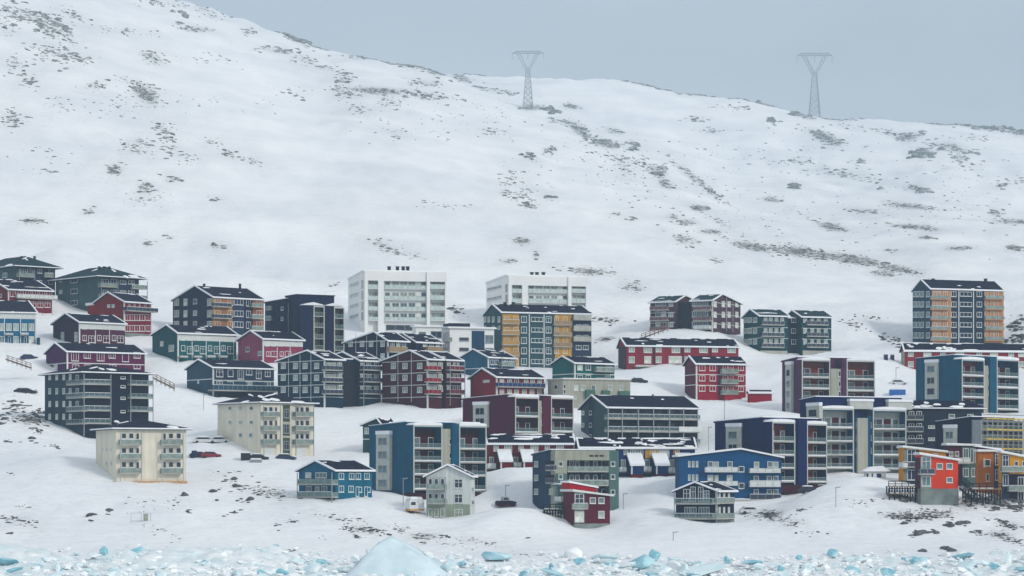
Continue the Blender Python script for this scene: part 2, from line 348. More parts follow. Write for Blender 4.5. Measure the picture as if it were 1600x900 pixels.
# --- left, upper rows
P_ = paint
gg = P_('grey_green', 84, 112, 116); slate = P_('slate_blue', 52, 66, 92)
b = Bld('apartment_block', 'grey green block with wide hipped roof at the upper left edge of the town', 'apartment block', -38, 27, 86, 790, 462, 40, GT)
b.hip(417, 402, gg, roof=ROOFT, oh=1.8, snow=.6); b.panel('R', 29, 86, 419, 462, slate); b.corner(m=gg)
b.win('R', [62, 79], [424, 441], 6, 6); b.balc('R', 30, 54, [433, 450], posts=462); b.balc('R', 70, 84, [433], dep=1.2); b.win('R', [36, 47], [425, 443], 8, 10, pane=0); b.win('L', [8, -12], [430, 447], 9, 8); b.chimney([34, 54], 401)
b = Bld('apartment_block', 'grey green block with hipped roof and end balconies, behind the bright red gabled house', 'apartment block', 87, 155, 217, 780, 492, 42, GT)
b.hip(433, 418, gg, roof=ROOFT, oh=1.8, snow=.5); b.panel('R', 156, 216, 435, 492, slate)
b.win('L', [95], [438, 456, 473], 6, 6, pane=3); b.win('L', [116], [438, 455, 473], 13, 8, 'm', pane=0)
b.balc('R', 158, 184, [449, 466, 483], posts=492); b.win('R', [165, 177], [441, 458, 475], 8, 10, pane=0); b.win('R', [192, 205], [441, 457, 474], 9, 6); b.balc('R', 206, 230, [452, 468], dep=1.0, posts=485); b.chimney([155, 163, 171], 417)
red = P_('barn_red', 142, 26, 32); redp = P_('raspberry_red', 130, 28, 50)
b = Bld('row_house', 'long red row house with a snowy balcony along its top floor at the left edge', 'row house', -30, 13, 81, 770, 489, 35, GT)
b.gable(453, -12, 437, red, snow=.8); b.corner(); b.panel('R', 14, 81, 455, 489, redp); b.panel('R', 13.5, 60, 489, 500, DARK, name='plinth')
b.win('R', [20, 32, 44, 55, 66, 77], [459], 8, 9, 'm'); b.balc('R', 27, 90, [468], dep=1.3, rail=RAILW); b.win('R', [21, 32, 42, 52, 63, 74], [476], 8, 9, 'x', pane=2); b.belt('R', [486], redp); b.win('L', [1], [462], 6, 6); b.balc('R', 66, 82, [503], dep=1.5, rail=RAILD, posts=512)
b = Bld('row_house', 'blue row house with a white window band and snow topped porches at the left edge', 'row house', -60, -34, 56, 742, 538, 18, GT)
blue = P_('mid_blue', 42, 106, 152)
b.gable(488, -46, 470, blue, snow=.3); b.panel('R', -33, 56, 489, 498, WHITE); b.vtrim('R', [7, 32, 55], 498, 538)
b.win('R', [3, 14, 26, 38, 49], [493], 7, 8, 'm'); b.win('R', [3, 14, 25, 38, 49], [511], 8, 11, 'x', pane=2); b.win('R', [3, 25, 49], [531], 8, 11, 'm'); b.win('R', [14.5, 39.5], [532], 4, 13, '', pane=0, name='door'); b.balc('R', 9, 21, [523], dep=1.4, rail=WHITE, rh=.25); b.balc('R', 33, 45, [523], dep=1.4, rail=WHITE, rh=.25)
b.panel('R', 57, 61, 528, 540, P_('teal_shed', 30, 92, 112), proud=2, name='porch', inn=0)
b = Bld('gabled_house', 'bright red gabled house with white windows and a long balcony, beside the grey green block', 'house', 147, 194, 236, 765, 526, 50, GT)
b.gable(472, 170, 458, red, snow=.2); b.corner(); b.panel('R', 195, 236, 474, 526, redp)
b.win('R', [198, 206, 214, 222, 231], [478], 6, 9, ''); b.balc('R', 199, 247, [488], dep=1.8, rail=RAILD); b.win('R', [199, 206.5, 214, 222, 231], [496, 513], 6.5, 10, 'm', pane=2); b.win('L', [170, 177], [478], 5.5, 5, '', pane=3)
b.panel('R', 194.5, 236, 521, 540, CONC, name='plinth', proud=.1)
b.part('porch', MB().box(-.1, 3, b.a, b.a+2.5, -7, b.Z(474)), red); b.part('snow_cover', MB().box(-.5, 3.3, b.a-.1, b.a+3, b.Z(474)+.01, b.Z(470)), SNOW)
plum = P_('plum', 62, 34, 66); plumr = P_('plum_red', 92, 40, 68)
b = Bld('gabled_house', 'dark plum row house with a white upper window band, below the bright red gabled house', 'row house', 83, 124, 195, 745, 540, 40, GT)
b.gable(504, 104, 491, plum, snow=.5); b.corner(); b.panel('R', 125, 195, 505, 515, WHITE); b.panel('R', 125, 195, 515.5, 537, plumr); b.vtrim('R', [149, 171], 516, 538)
b.win('R', [132, 143, 155, 166, 177, 188], [510], 7, 8, 'm'); b.win('R', [132, 155, 178], [528], 6, 9); b.win('R', [143, 166, 188], [530], 9, 11, 'x', pane=2); b.win('L', [98, 119], [523, 529], 6, 8, 'm', pane=2)
purp = P_('purple', 82, 28, 92); mag = P_('magenta', 104, 32, 76)
b = Bld('gabled_house', 'purple gabled row house with white trim, directly above the dark grey balcony block', 'row house', 72, 105, 226, 715, 584, 33, GT)
b.gable(550, 88, 537, purp, snow=.25); b.corner(); b.panel('R', 106, 226, 552, 584, mag); b.belt('R', [567]); b.belt('L', [567])
b.win('R', [117, 157], [557], 11, 14, 't', pane=2); b.win('R', [136, 175, 214], [555], 10, 10, 't'); b.win('R', [196], [558], 10, 15, '', pane=3); b.win('R', [118, 137, 176, 214], [573], 10, 7, 'm'); b.win('L', [87], [573], 8, 7, '', pane=3)
dgr = P_('dark_blue_grey', 58, 78, 92); dnv = P_('dark_navy_grey', 34, 40, 64)
b = Bld('apartment_block', 'tall dark grey apartment block with stacked balconies and a low hipped roof at the left', 'apartment block', 70, 131, 232, 640, 686, 37, GT, yl=664, yr=690)
b.hip(583, 569, dgr, oh=1.2, snow=.5); b.panel('R', 132, 232, 585, 686, dnv)
for y in (589, 611, 631, 651): b.win('L', [78, 89, 100, 110], [y], 5, 9, '', pane=R_.choice([2, 3, 2]))
b.balc('L', 103, 129, [600, 621, 642, 662], dep=1.2, rail=RAILT); b.balc('R', 131, 173, [601, 621.5, 642, 662], dep=1.6, rail=RAILT, posts=686); b.win('R', [138, 150, 163], [593, 613, 634, 654], 9, 12, 'm', pane=0, frame=DARK)
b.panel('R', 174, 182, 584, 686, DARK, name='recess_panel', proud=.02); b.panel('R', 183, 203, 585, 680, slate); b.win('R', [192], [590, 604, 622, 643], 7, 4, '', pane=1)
b.balc('R', 204, 239, [602, 622.5, 643], dep=1.6, rail=RAILT, posts=662); b.win('R', [210, 222], [593, 613, 634], 9, 12, 'm', pane=0, frame=DARK); b.win('L', [121], [590, 611, 631], 6, 9, pane=1); b.balc('R', 183, 205, [665], dep=2.2, rail=RAILD, rh=.3)
beige = P_('warm_cream', 230, 224, 208)
def cream_block(lbl, *a, **k): return Bld('apartment_block', lbl, 'apartment block', *a, GT, **k)
b = cream_block('cream block with two stacks of balconies standing alone on orange footings at the left', 150, 181, 291, 575, 754, 24, yl=724)
b.hip(671, 656, beige, oh=1.0, snow=.5)
for y in (681, 704, 726):
    b.win('R', [193.5, 205, 257+10, 279], [y], 8, 9, '', pane=0); b.win('R', [215, 257], [y+2], 5, 13, '', pane=0)
b.balc('R', 188, 221, [695, 717, 739.5], dep=1.3, posts=752); b.balc('R', 253, 286, [695, 717, 739.5], dep=1.3, posts=752)
b.win('L', [160, 167, 174], [702], 2.5, 4, ''); b.win('L', [167, 174], [724], 2.5, 6, '')
b.panel('R', 176, 292, 752, 757, ORWOOD, name='footing_boards', proud=.5); b.panel('R', 196, 232, 757, 764, WOOD, name='footing_boards', proud=.7)
# --- left centre
navy = P_('navy', 40, 46, 78); orng = P_('orange_ochre', 176, 130, 88)
b = Bld('apartment_block', 'navy gabled block with orange and grey balcony front on the upper terrace', 'apartment block', 270, 333, 412, 770, 522, 42, GT)
b.gable(465, 306, 448, navy, snow=.3, oh=.4); b.vtrim('R', [334], 465, 522, P_('pale_orange', 206, 160, 96), t=.5); b.panel('R', 335, 363, 467, 522, orng); b.panel('R', 364, 381, 467, 522, slate); b.panel('R', 382, 394, 467, 522, navy); b.panel('R', 395, 412, 467, 522, P_('burnt_orange', 166, 104, 74))
for y in (472, 490, 507):
    b.win('L', [276, 328], [y], 9, 11, 'x', pane=2); b.win('L', [290], [y], 7, 11, '', pane=3); b.win('L', [305], [y-1], 7, 8); b.win('R', [340, 360, 405], [y], 8, 10, 'm'); b.win('R', [373], [y], 13, 9, 't', pane=3); b.win('R', [388], [y+1], 7, 11, 'm')
b.balc('R', 335, 362, [480, 498, 516], dep=1.3, rail=RAILD); b.balc('R', 394, 412, [480, 498, 516], dep=1.3, rail=RAILG); b.chimney([319, 375], 444)
teal = P_('deep_teal', 36, 92, 98)
def terrace(lbl, x0, x1, x2, D, yb, th, ye, xa, ya, m, m2, band, wx, lowx, **k):
    B = Bld('row_house', lbl, 'row house', x0, x1, x2, D, yb, th, GT, **k); B.gable(ye, xa, ya, m, snow=.5); B.corner(); B.panel('R', x1+1, x2, band[1]+.5, yb, m2); B.panel('R', x1+1, x2, band[0], band[1], WHITE)
    B.win('R', wx, [(band[0]+band[1])/2], 7, 8, 'm'); return B
b = terrace('teal green row house with a white window band and snow topped porches', 238, 278, 369, 735, 564, 36, 521, 262, 509, teal, P_('teal', 30, 100, 106), (523, 533), [285, 296, 307, 317, 328, 338, 349, 359], 0, yl=552)
b.win('R', [286, 307, 328, 349], [544], 6, 9); b.win('R', [297, 317, 339, 360], [547], 9, 12, 'x', pane=2); b.win('L', [253], [537], 6, 8, pane=3); b.win('L', [268], [544], 10, 10, pane=2); b.vtrim('R', [300, 322, 343, 365], 533, 562)
for x in (288, 310, 331, 350): b.balc('R', x-6, x+6, [558], dep=1.6, rail=WHITE, rh=.3)
pink = P_('faded_pink', 148, 78, 104)
b = terrace('dusty pink row house with a white window band beside the navy tower', 372, 411, 473, 735, 566, 40, 530, 393, 518, pink, P_('rose', 150, 66, 92), (533, 541), [417, 427, 438, 448, 458, 468], 0)
b.win('R', [419, 440], [553], 6, 8, pane=3); b.win('R', [428, 450], [553], 9, 9, pane=2); b.win('L', [387], [546], 6, 8); b.win('L', [406], [552], 6, 7); b.vtrim('R', [433, 453], 542, 562)
gblue = P_('grey_blue', 58, 88, 108)
b = Bld('row_house', 'grey blue row house with a terrace deck, above the cream block', 'row house', 292, 333, 428, 700, 616, 36, GT, yl=610)
b.gable(575, 312, 563, gblue, snow=.15); b.corner(); b.belt('R', [594]); b.belt('L', [592]); b.panel('R', 334, 428, 577, 593, slate)
b.win('R', [343], [583], 10, 12, 'x', pane=2); b.win('R', [360, 418], [583], 8, 11); b.win('R', [376], [585], 9, 15, 't', pane=2); b.win('R', [389], [582], 9, 8, 'm'); b.win('R', [404], [585], 8, 14, 'x'); b.win('R', [343, 360, 389, 418], [600], 9, 9); b.win('L', [310], [596], 3, 6, '', pane=3)
b.balc('R', 334, 438, [612], dep=3.0, rail=gblue, rh=1.3)
for x in (352, 374, 404): b.panel('R', x-7, x+7, 598, 606, gblue, proud=1.6, name='deck_divider', inn=1.0)
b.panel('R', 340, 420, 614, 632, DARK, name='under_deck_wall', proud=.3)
b = cream_block('cream block with a green stair slot and garage doors, above the parked cars', 340, 408, 491, 620, 714, 40, yl=680)
b.hip(630, 614, beige, oh=.8, snow=1.0)
for y in (638, 660): b.win('L', [359.5, 376, 393], [y], 6, 6, '')
b.win('L', [376, 392], [680], 6, 7, '')
for y in (640, 661, 682): b.win('R', [414.5, 423, 464, 471.5, 480], [y], 6, 9, '', pane=0); b.win('R', [431], [y+1], 4, 11, '', pane=0)
b.balc('R', 412, 438, [651, 673, 694], dep=1.3, posts=712); b.balc('R', 462, 490, [651, 673, 694], dep=1.3, posts=712)
b.panel('R', 442, 453, 633, 712, P_('stair_green', 82, 98, 84), name='stair_slot', proud=.03); 
for y in (660, 682): b.belt('R', [y], CONCL, 442, 453, t=.5)
b.win('R', [447.5], [646, 670, 696], 8, 14, 'x', frame=STEEL, pane=0)
b.panel('R', 412, 427, 699, 713, WHITE, name='garage_door'); b.panel('R', 463, 477, 699, 713, WHITE, name='garage_door')
# navy tower group
nv2 = P_('deep_navy', 26, 32, 76)
b = Bld('apartment_tower', 'deep navy tower block with two slim columns of lit balconies and snow on its steps', 'apartment block', 446, 470, 538, 745, 552, 28, GT)
cream = P_('balcony_cream', 176, 172, 140)
b.part('wall', MB().box(0, b.b*.86, 2.6, b.a, -7, b.Z(460)), nv2); b.roof = b.part('roof', MB().box(-.2, b.b*.88, 2.4, b.a+.2, b.Z(460), b.Z(458.5)), nv2)
b.loggia(490, 507, 478, [494, 511, 529, 546], 556, nv2, cream, rec=2.6, snow=False); b.loggia(522, 538, 480, [497, 514, 531, 547], 556, nv2, cream, rec=2.6, snow=False)
b.fin(470.5, 490, 477, 556, nv2, v0=.05, v1=2.6); b.fin(507, 522, 478, 556, nv2, v0=.3, v1=2.6)
for xa, xb in ((474, 507), (511, 538)):
    u0 = b.P('R', xa, 478)[0]; u1 = b.P('R', xb, 478)[0]; z = b.Z(478)+.3
    b.part('snow_cover', MB().prism([(u0, z), (u1, z), (u1-.4, z+.3), ((u0+u1)/2, z+.85), (u0+.3, z+.3)], .2, 2.5, lambda p, q, zz: (q, p, zz)), SNOW)
b = Bld('apartment_tower', 'navy side wing with a white glazed stair bay, left of the navy tower', 'apartment block', 414, 449, 471, 752, 545, 45, GT)
b.shed(474, 468, nv2); b.panel('R', 450, 470, 474, 545, WHITE); b.win('R', [461], [484, 501, 519, 535], 11, 9, 'm', pane=1); b.panel('L', 415, 423, 476, 525, slate); b.balc('L', 415, 423, [484, 500], dep=.6); b.win('L', [441], [482, 498], 4, 6, pane=0); b.win('R', [453], [484, 501, 519], 4, 11, '', pane=2)
# centre
nv3 = P_('indigo_navy', 30, 34, 74); tan = P_('tan_rail', 172, 148, 116)
b = Bld('apartment_block', 'indigo gabled block with snowy verges and tan balcony fronts in the town centre', 'apartment block', 538, 606, 690, 728, 570, 45, GT)
um, un = b.P('R', 637, 550)[0], b.P('R', 650, 550)[0]; b.gable(533, 586, 520, nv3, snow=.6, p_end=um); b.gable(533, 586, 520, nv3, snow=.6, p0=un); b.part('link_wall', MB().box(um-.1, un+.1, 1.6, b.a-1, -7, b.H+.3), nv3); b.belt('L', [532]); b.vtrim('L', [556, 573, 589], 521, 560, t=.12); b.corner()
b.win('L', [548, 566, 580, 598], [537], 7, 9, 'm', pane=2); b.win('L', [566, 598], [556], 7, 8, 'm'); b.balc('R', 609, 637, [551], dep=1.3, rail=tan, rh=1.4); b.win('R', [613, 622, 631], [538], 6, 8, 'm'); b.panel('R', 651, 660, 534, 570, P_('ink', 24, 26, 58)); b.win('R', [664, 674, 684], [538], 7, 8, 'm'); b.balc('R', 669, 692, [551], dep=1.3, rail=tan, rh=1.4)
pass
tnv = P_('dark_teal_navy', 26, 58, 84)
def grid_block(lbl, m, x0, x1, xm, xn, x2, yl, yr, apex, rails, xs, vx):
    B = Bld('apartment_block', lbl, 'apartment block', x0, x1, x2, 682, 636, 45, GT, yl=yl, yr=yr)
    um, un = B.P('R', xm, 600)[0], B.P('R', xn, 600)[0]
    B.gable(562, apex[0], apex[1], m, snow=.5, p_end=um); B.corner(); B.gable(562, apex[0], apex[1], m, snow=.5, p0=un)
    B.part('link_wall', MB().box(um-.1, un+.1, 1.8, B.a-1, -7, B.H+.4), m); B.part('snow_cover', MB().box(um+.55, un-.55, 1.7, B.a-1, B.H+.42, B.H+.7), SNOW)
    for y in (563, 582, 601, 620): B.belt('L', [y], t=.16); B.belt('R', [y], xb=xm, t=.14); B.belt('R', [y], xa=xn, t=.14)
    B.vtrim('L', vx, apex[1]+2, 628, t=.13); B.win('L', xs, [567.5+4, 587+4-1, 606+3], 8, 9, 'm', pane=2)
    B.balc('R', x1+2, xm, [579, 597.5, 616], dep=1.5, rail=rails[0]); B.balc('R', xn+6, x2+5, [579, 597.5, 616], dep=1.5, rail=rails[1], posts=634)
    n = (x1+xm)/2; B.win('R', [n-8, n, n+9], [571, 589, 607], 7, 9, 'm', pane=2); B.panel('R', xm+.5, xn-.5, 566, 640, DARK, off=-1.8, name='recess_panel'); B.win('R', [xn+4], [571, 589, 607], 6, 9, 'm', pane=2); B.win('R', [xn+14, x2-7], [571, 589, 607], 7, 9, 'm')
    return B
grid_block('dark teal gabled block gridded with white trim and slatted balconies', tnv, 434, 507, 536, 562, 595, 625, 636, (482, 549), (RAILD, RAILD), [443, 462, 477, 495], [451, 469, 486])
maro = P_('maroon', 84, 30, 46)
grid_block('maroon gabled block gridded with white trim and red balcony fronts', maro, 597, 668, 690, 697, 721, 622, 640, (642, 549), (P_('red_rail', 150, 40, 56), P_('rose_rail', 126, 60, 80)), [615, 633, 656], [622, 643])
stb = P_('steel_blue', 52, 104, 132)
b = Bld('gabled_house', 'steel blue gabled house with a snowy porch, beside the maroon gridded block', 'house', 718, 763, 804, 725, 592, 45, GT)
b.gable(559, 741, 547, stb, snow=.8); b.corner(); b.belt('L', [575]); b.belt('R', [575]); b.panel('R', 764, 785, 561, 592, P_('royal_slate', 40, 78, 122)); b.panel('R', 785, 804, 561, 592, stb); b.win('R', [769, 776], [566], 6, 8, 'm'); b.balc('R', 784, 806, [572], dep=1.5, posts=590); b.win('R', [790, 799], [565], 6, 8)
crim = P_('crimson', 140, 30, 46)
b = Bld('gabled_house', 'crimson gabled house with a long balcony, above the big maroon block', 'house', 735, 776, 850, 682, 626, 35, GT)
b.gable(590, 755, 577, crim, snow=.5); b.corner(); b.win('L', [760], [595.5], 10, 4, 'm', pane=3); b.win('R', [784, 796, 807, 822, 832, 843], [596], 7, 8); b.balc('R', 779, 852, [606], dep=1.3, rail=P_('blue_rail', 52, 74, 130)); b.win('R', [784, 796, 807, 819, 831, 843], [613], 7, 9, pane=2)
# white towers
wt = mat('tower_white_render', (.78, .79, .78), rough=.6, var=.04, scale=.3)
def white_tower(lbl, x0, x1, xa, xb, x2, yt, D, yb, th, rws, ytL):
    B = Bld('white_tower', lbl, 'apartment block', x0, x1, x2, D, yb, th, GT)
    B.shed(ytL, yt, wt, v0=1.6); zt = B.Z(yt)
    e = lambda x: B.P('R', x, 700)[0]
    for p0, p1, nm in ((x1, x1+5, 'pier'), (xa-9, xa, 'pier'), (xb, xb+5, 'pier'), (x2-2.5, x2, 'pier')): B.part('wall_pier', MB().box(e(p0), e(p1), 0, 1.62, -7, zt-.02), wt)
    B.part('parapet_wall', MB().box(e(x1+5), e(xa-9), .03, 1.62, B.Z(yt+15), zt-.03), wt); B.part('parapet_wall', MB().box(e(xa), e(xb), .5, 1.62, B.Z(yt+15), zt-.03), wt); B.part('parapet_wall', MB().box(e(xb+5), e(x2-2.5), .03, 1.62, B.Z(yt+15), zt-.03), wt)
    for i, y in enumerate(rws):
        for p0, p1 in ((x1+5, xa-9), (xb+5, x2-2.5)):
            B.win('R', [(p0+p1)/2], [y], (p1-p0)*.88, 10, 't', frame=WHITE, pane=2, off=-1.6); B.balc('R', p0+.3, p1-.3, [y+7], dep=1.5, off=-1.55, rail=PALEG, slab=WHITE)
        c = (xa+xb)/2; wd = xb-xa
        B.win('R', [c-wd*.42, c+wd*.42], [y], 8, 9, '', frame=WHITE, pane=1, off=-1.6); B.win('R', [c-wd*.23, c-wd*.04, c+wd*.15], [y], wd*.16, 9, 'm', frame=WHITE, pane=R_.choice([1, 2, 2]), off=-1.6); B.panel('R', c+wd*.25, c+wd*.34, y-7, y+7, wt, off=-1.6, proud=.1)
        B.balc('R', xa+.5, xb-.5, [y+8], dep=1.0, off=-1.55, rail=PALEG, slab=WHITE)
        B.win('L', [x0+(x1-x0)*.36], [y], (x1-x0)*.66, 5, 't', frame=WHITE, pane=1); B.win('L', [x1-3.5], [y], 3, 12, '', frame=STEEL, pane=1)
    return B
b = white_tower('tall white apartment tower with glass balconies, the left and fuller seen one of two', 544, 570, 600, 667, 698, 423, 790, 520, 15, (444, 461, 477.5, 494), 437)
b.win('R', [625], [512], 44, 9, 't', frame=STEEL, pane=0, off=-1.6, name='glass_entrance'); b.chimney([608, 621, 630, 637], 417, h=2.0, wd=.8)
b = white_tower('white apartment tower half hidden behind the grey and yellow gabled block', 760, 795, 825, 888, 918, 430, 800, 522, 18, (450, 466, 482), 443); b.chimney([831, 839, 849], 426, h=2.0, wd=.8)
# white modern block
b = Bld('office_block', 'white flat roofed modern building with a dark blue panel, below the left white tower', 'office block', 690, 703, 772, 742, 566, 18, GT)
b.shed(513, 513, wt, oh=.6); b.panel('R', 737, 757, 517, 566, P_('panel_blue', 44, 76, 106)); b.win('R', [725], [530, 546], 15, 6, '', pane=0, frame=STEEL); b.win('R', [764.5], [530, 550], 13, 13, 'm', frame=STEEL, pane=1); b.win('L', [697], [524, 540], 9, 9, 'm', frame=STEEL, pane=1); b.balc('L', 692, 702, [533], dep=.8)
b.part('penthouse', MB().box(.5, b.P('R', 738, 505)[0], 2, 8, b.H+.3, b.Z(504)), navy, b.roof)
q = Bld('pavilion', 'low white pavilion with a thin flat roof at the foot of the left white tower', 'pavilion', 644, 650, 703, 762, 530, 12, GT); q.shed(511, 511, wt, oh=.5); q.win('R', [686], [523], 26, 11, 't', frame=STEEL, pane=0); q.win('R', [660], [521], 12, 6, '', pane=1)
# grey and yellow blocks
slg = P_('slate_green', 62, 94, 102); yel = P_('ochre_yellow', 204, 158, 82)
b = Bld('apartment_block', 'slate green gabled block with yellow balcony bays in front of the right white tower', 'apartment block', 756, 784, 924, 752, 574, 19, GT)
b.gable(489, 770, 476.5, slg, snow=1.0, oh=.3); b.panel('R', 785, 811, 491, 574, yel); b.panel('R', 812, 866, 491, 574, slg, proud=.05); b.panel('R', 867, 893, 491, 574, yel); b.panel('R', 895, 924, 487, 574, slate)
ys = (499, 515.5, 532, 548, 565)
for y in ys:
    b.win('R', [792, 806], [y], 8, 9, 'm', pane=1); b.win('R', [818.5], [y], 9, 10, 'm', pane=R_.choice([1, 3])); b.win('R', [839], [y], 19, 7, 't', pane=R_.choice([2, 3])); b.win('R', [857], [y], 9, 10, 'x', pane=R_.choice([1, 3])); b.win('R', [869.5, 883], [y], 7, 9, 'm', pane=1); b.win('R', [904, 915], [y-5], 9, 7, 'm', pane=0)
b.win('L', [758, 764, 771, 780], [499], 4, 9, '', pane=2); b.win('L', [758, 771, 780], [512], 4, 6, '', pane=2); b.balc('R', 786, 812, [506, 523, 539, 556], dep=1.1, rail=P_('ochre_rail', 190, 152, 96)); b.balc('R', 866, 894, [508, 525, 542], dep=1.1, rail=tan); b.balc('R', 897, 924, [500, 517, 533], dep=1.2, rail=CONCL, rh=1.2); b.vtrim('R', [827, 850], 491, 574, t=.25); b.chimney([789, 802], 473, h=1.6, wd=.7)
b = Bld('apartment_tower', 'tall slate blue block with orange balcony bays alone on the upper right slope', 'apartment block', 1426, 1454, 1568, 800, 540, 20, GT, yl=538)
slb = P_('dark_slate_blue', 44, 74, 92); orb = P_('soft_orange', 194, 146, 104)
b.gable(452, 1440, 438, slb, snow=.3, oh=.3); b.panel('R', 1456, 1486, 454, 536, orb); b.panel('R', 1487, 1537, 454, 536, P_('ink_slate', 36, 56, 80)); b.panel('R', 1538, 1568, 454, 536, orb); b.vtrim('R', [1498, 1521], 454, 536, t=.25)
for y in (459.5, 475.5, 491.5, 507.5, 524):
    b.win('R', [1460, 1467], [y], 6, 9, 'm', pane=0); b.win('R', [1477, 1557], [y+1], 7, 11, 'm', pane=1); b.win('R', [1490, 1530], [y], 9, 8, 'm', pane=R_.choice([0, 3])); b.win('R', [1509], [y], 20, 7, 't', pane=R_.choice([1, 3])); b.win('R', [1541, 1550], [y], 5, 10, '', pane=1); b.win('L', [1429, 1434.5, 1441, 1450], [y], 4, 9, '', pane=1)
    b.balc('R', 1456, 1484, [y+8.5], dep=1.0, rail=RAILG, slab=orb); b.balc('R', 1540, 1569, [y+8.5], dep=1.1, rail=RAILG, slab=orb)
b.chimney([1458, 1540], 436, h=1.5, wd=.7)
grn = P_('sea_green', 44, 112, 110)
b = Bld('gabled_house', 'sea green gabled house behind the long pale flat roofed building', 'house', 863, 898, 960, 702, 604, 35, GT)
b.gable(568, 880, 558, grn, snow=.4); b.corner(); b.belt('L', [584]); b.belt('R', [584]); b.win('R', [906, 919, 951], [574], 8, 9, 'm'); b.win('R', [906, 919, 950], [590], 8, 8, pane=0); b.balc('R', 932, 959, [581, 597], dep=1.3)
pale = P_('pale_stone', 182, 182, 170)
b = Bld('flat_roofed_house', 'long pale stone building with a flat roof below the sea green house', 'house', 856, 880, 985, 682, 640, 22, GT)
b.shed(595, 593.5, pale); b.win('L', [869], [605], 5, 8, ''); b.win('R', [882], [604, 612], 4, 7, '', pane=0); b.win('R', [900, 911, 927, 953, 970], [606], 7, 9); b.panel('R', 914, 928, 609, 622, P_('sage_panel', 98, 132, 120), proud=.9, name='balcony_front'); b.panel('R', 940, 951, 610, 622, P_('sage_panel', 98, 132, 120), proud=.9, name='balcony_front'); b.panel('R', 966, 982, 611, 622, P_('sage_panel', 98, 132, 120), proud=.9, name='balcony_front'); b.win('R', [898], [621], 5, 5, '')
brn = P_('faded_brown', 98, 70, 86)
b = Bld('apartment_block', 'faded brown block with two green roofed wings above the long brick red row house', 'apartment block', 1016, 1113, 1157, 785, 520, 60, GT, yl=516)
va, vb = b.P('L', 1081, 480)[0], b.P('L', 1055, 480)[0]; b.gable(470, 1127, 461, brn, 'v', roof=ROOFT, snow=.5, p_end=va); b.gable(470, 1127, 461, brn, 'v', roof=ROOFT, snow=.5, p0=vb); b.part('link_wall', MB().box(2, b.b-1, va-.1, vb+.1, -7, b.H+.3), brn); b.corner()
for y in (472, 489.5, 505): b.belt('R', [y], t=.14)
b.belt('L', [486, 502], xa=1081, t=.16); b.belt('L', [486, 502], xb=1055, t=.16); b.win('R', [1117, 1130, 1139, 1151], [475, 491.5, 508], 6, 9, '', pane=3); b.vtrim('R', [1135, 1145], 463, 519, t=.12)
b.win('L', [1028, 1037], [474, 491, 507], 8, 9, 'm'); b.win('L', [1048], [475, 491.5, 507], 8, 8, 'm', pane=2); b.balc('L', 1015, 1042, [484, 500.5, 516], dep=1.4, rail=P_('brown_rail', 136, 104, 108)); b.panel('L', 1056, 1080, 473, 519, DARK, name='recess_panel', off=-2); b.win('L', [1085, 1094, 1103], [474, 491, 507], 7, 9, 'm', pane=1); b.balc('L', 1083, 1110, [484, 500.5], dep=1.4, rail=P_('brown_rail', 136, 104, 108)); b.balc('L', 1083, 1108, [514], dep=1.4, rail=RAILW)
pass
lred = P_('brick_red', 146, 52, 64); dgy = P_('dusky_grey', 80, 72, 84)
b = Bld('row_house', 'long brick red row house with white windows and patchy snow on its roof', 'row house', 966, 979, 1154, 745, 578, 14, GT)
b.gable(541, 971, 529, lred, snow=2.0, oh=.4); b.panel('L', 967, 978, 541, 578, dgy)
b.win('R', [987, 1029, 1074, 1117], [546], 9, 8, 'm', pane=2); b.win('R', [1012, 1056, 1099, 1143], [547], 13, 8, 't', pane=2); b.win('R', [987, 1029, 1074], [562], 9, 10, 'm', pane=2); b.win('R', [1012, 1050, 1060], [562], 11, 11, 'm', pane=3); b.vtrim('R', [1022, 1066, 1110], 542, 578, maro, t=.5); b.balc('R', 994, 1024, [573], dep=1.8, rail=WHITE, rh=.3); b.balc('R', 1037, 1068, [573], dep=1.8, rail=WHITE, rh=.3)
dtl = P_('dark_teal', 36, 84, 92)
b = Bld('apartment_block', 'dark teal block in two wings on a pale plinth, right of the faded brown block', 'apartment block', 1162, 1187, 1299, 780, 553, 22, GT)
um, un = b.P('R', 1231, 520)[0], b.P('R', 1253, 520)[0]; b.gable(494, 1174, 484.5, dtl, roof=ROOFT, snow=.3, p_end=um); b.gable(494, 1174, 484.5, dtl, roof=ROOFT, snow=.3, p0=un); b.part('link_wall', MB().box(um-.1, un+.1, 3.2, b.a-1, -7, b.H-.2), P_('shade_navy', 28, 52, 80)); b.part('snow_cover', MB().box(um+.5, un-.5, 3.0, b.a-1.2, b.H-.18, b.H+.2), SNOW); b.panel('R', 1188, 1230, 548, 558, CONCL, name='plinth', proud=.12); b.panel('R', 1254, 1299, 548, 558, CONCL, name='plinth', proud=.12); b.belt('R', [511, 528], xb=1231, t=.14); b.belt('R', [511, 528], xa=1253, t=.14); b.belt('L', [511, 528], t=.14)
for y in (500, 517, 534): b.win('L', [1165, 1172, 1180], [y], 5, 8, '', pane=2); b.win('R', [1196, 1204, 1213, 1222], [y], 6, 8, 'm', pane=2); b.win('R', [1240], [y], 8, 8, 'm', pane=0, off=-3.2); b.win('R', [1258, 1269, 1279, 1290], [y], 6, 8, 'm', pane=2)
b.balc('R', 1192, 1226, [508, 526, 543], dep=1.2, rail=RAILD); b.balc('R', 1262, 1295, [508, 526, 543], dep=1.2, rail=RAILD)
pass
vred = P_('vivid_red', 156, 36, 54)
b = Bld('apartment_block', 'vivid red three storey block with frosted balconies before the long brick red row house', 'apartment block', 1070, 1088, 1165, 705, 625, 18, GT, yl=622)
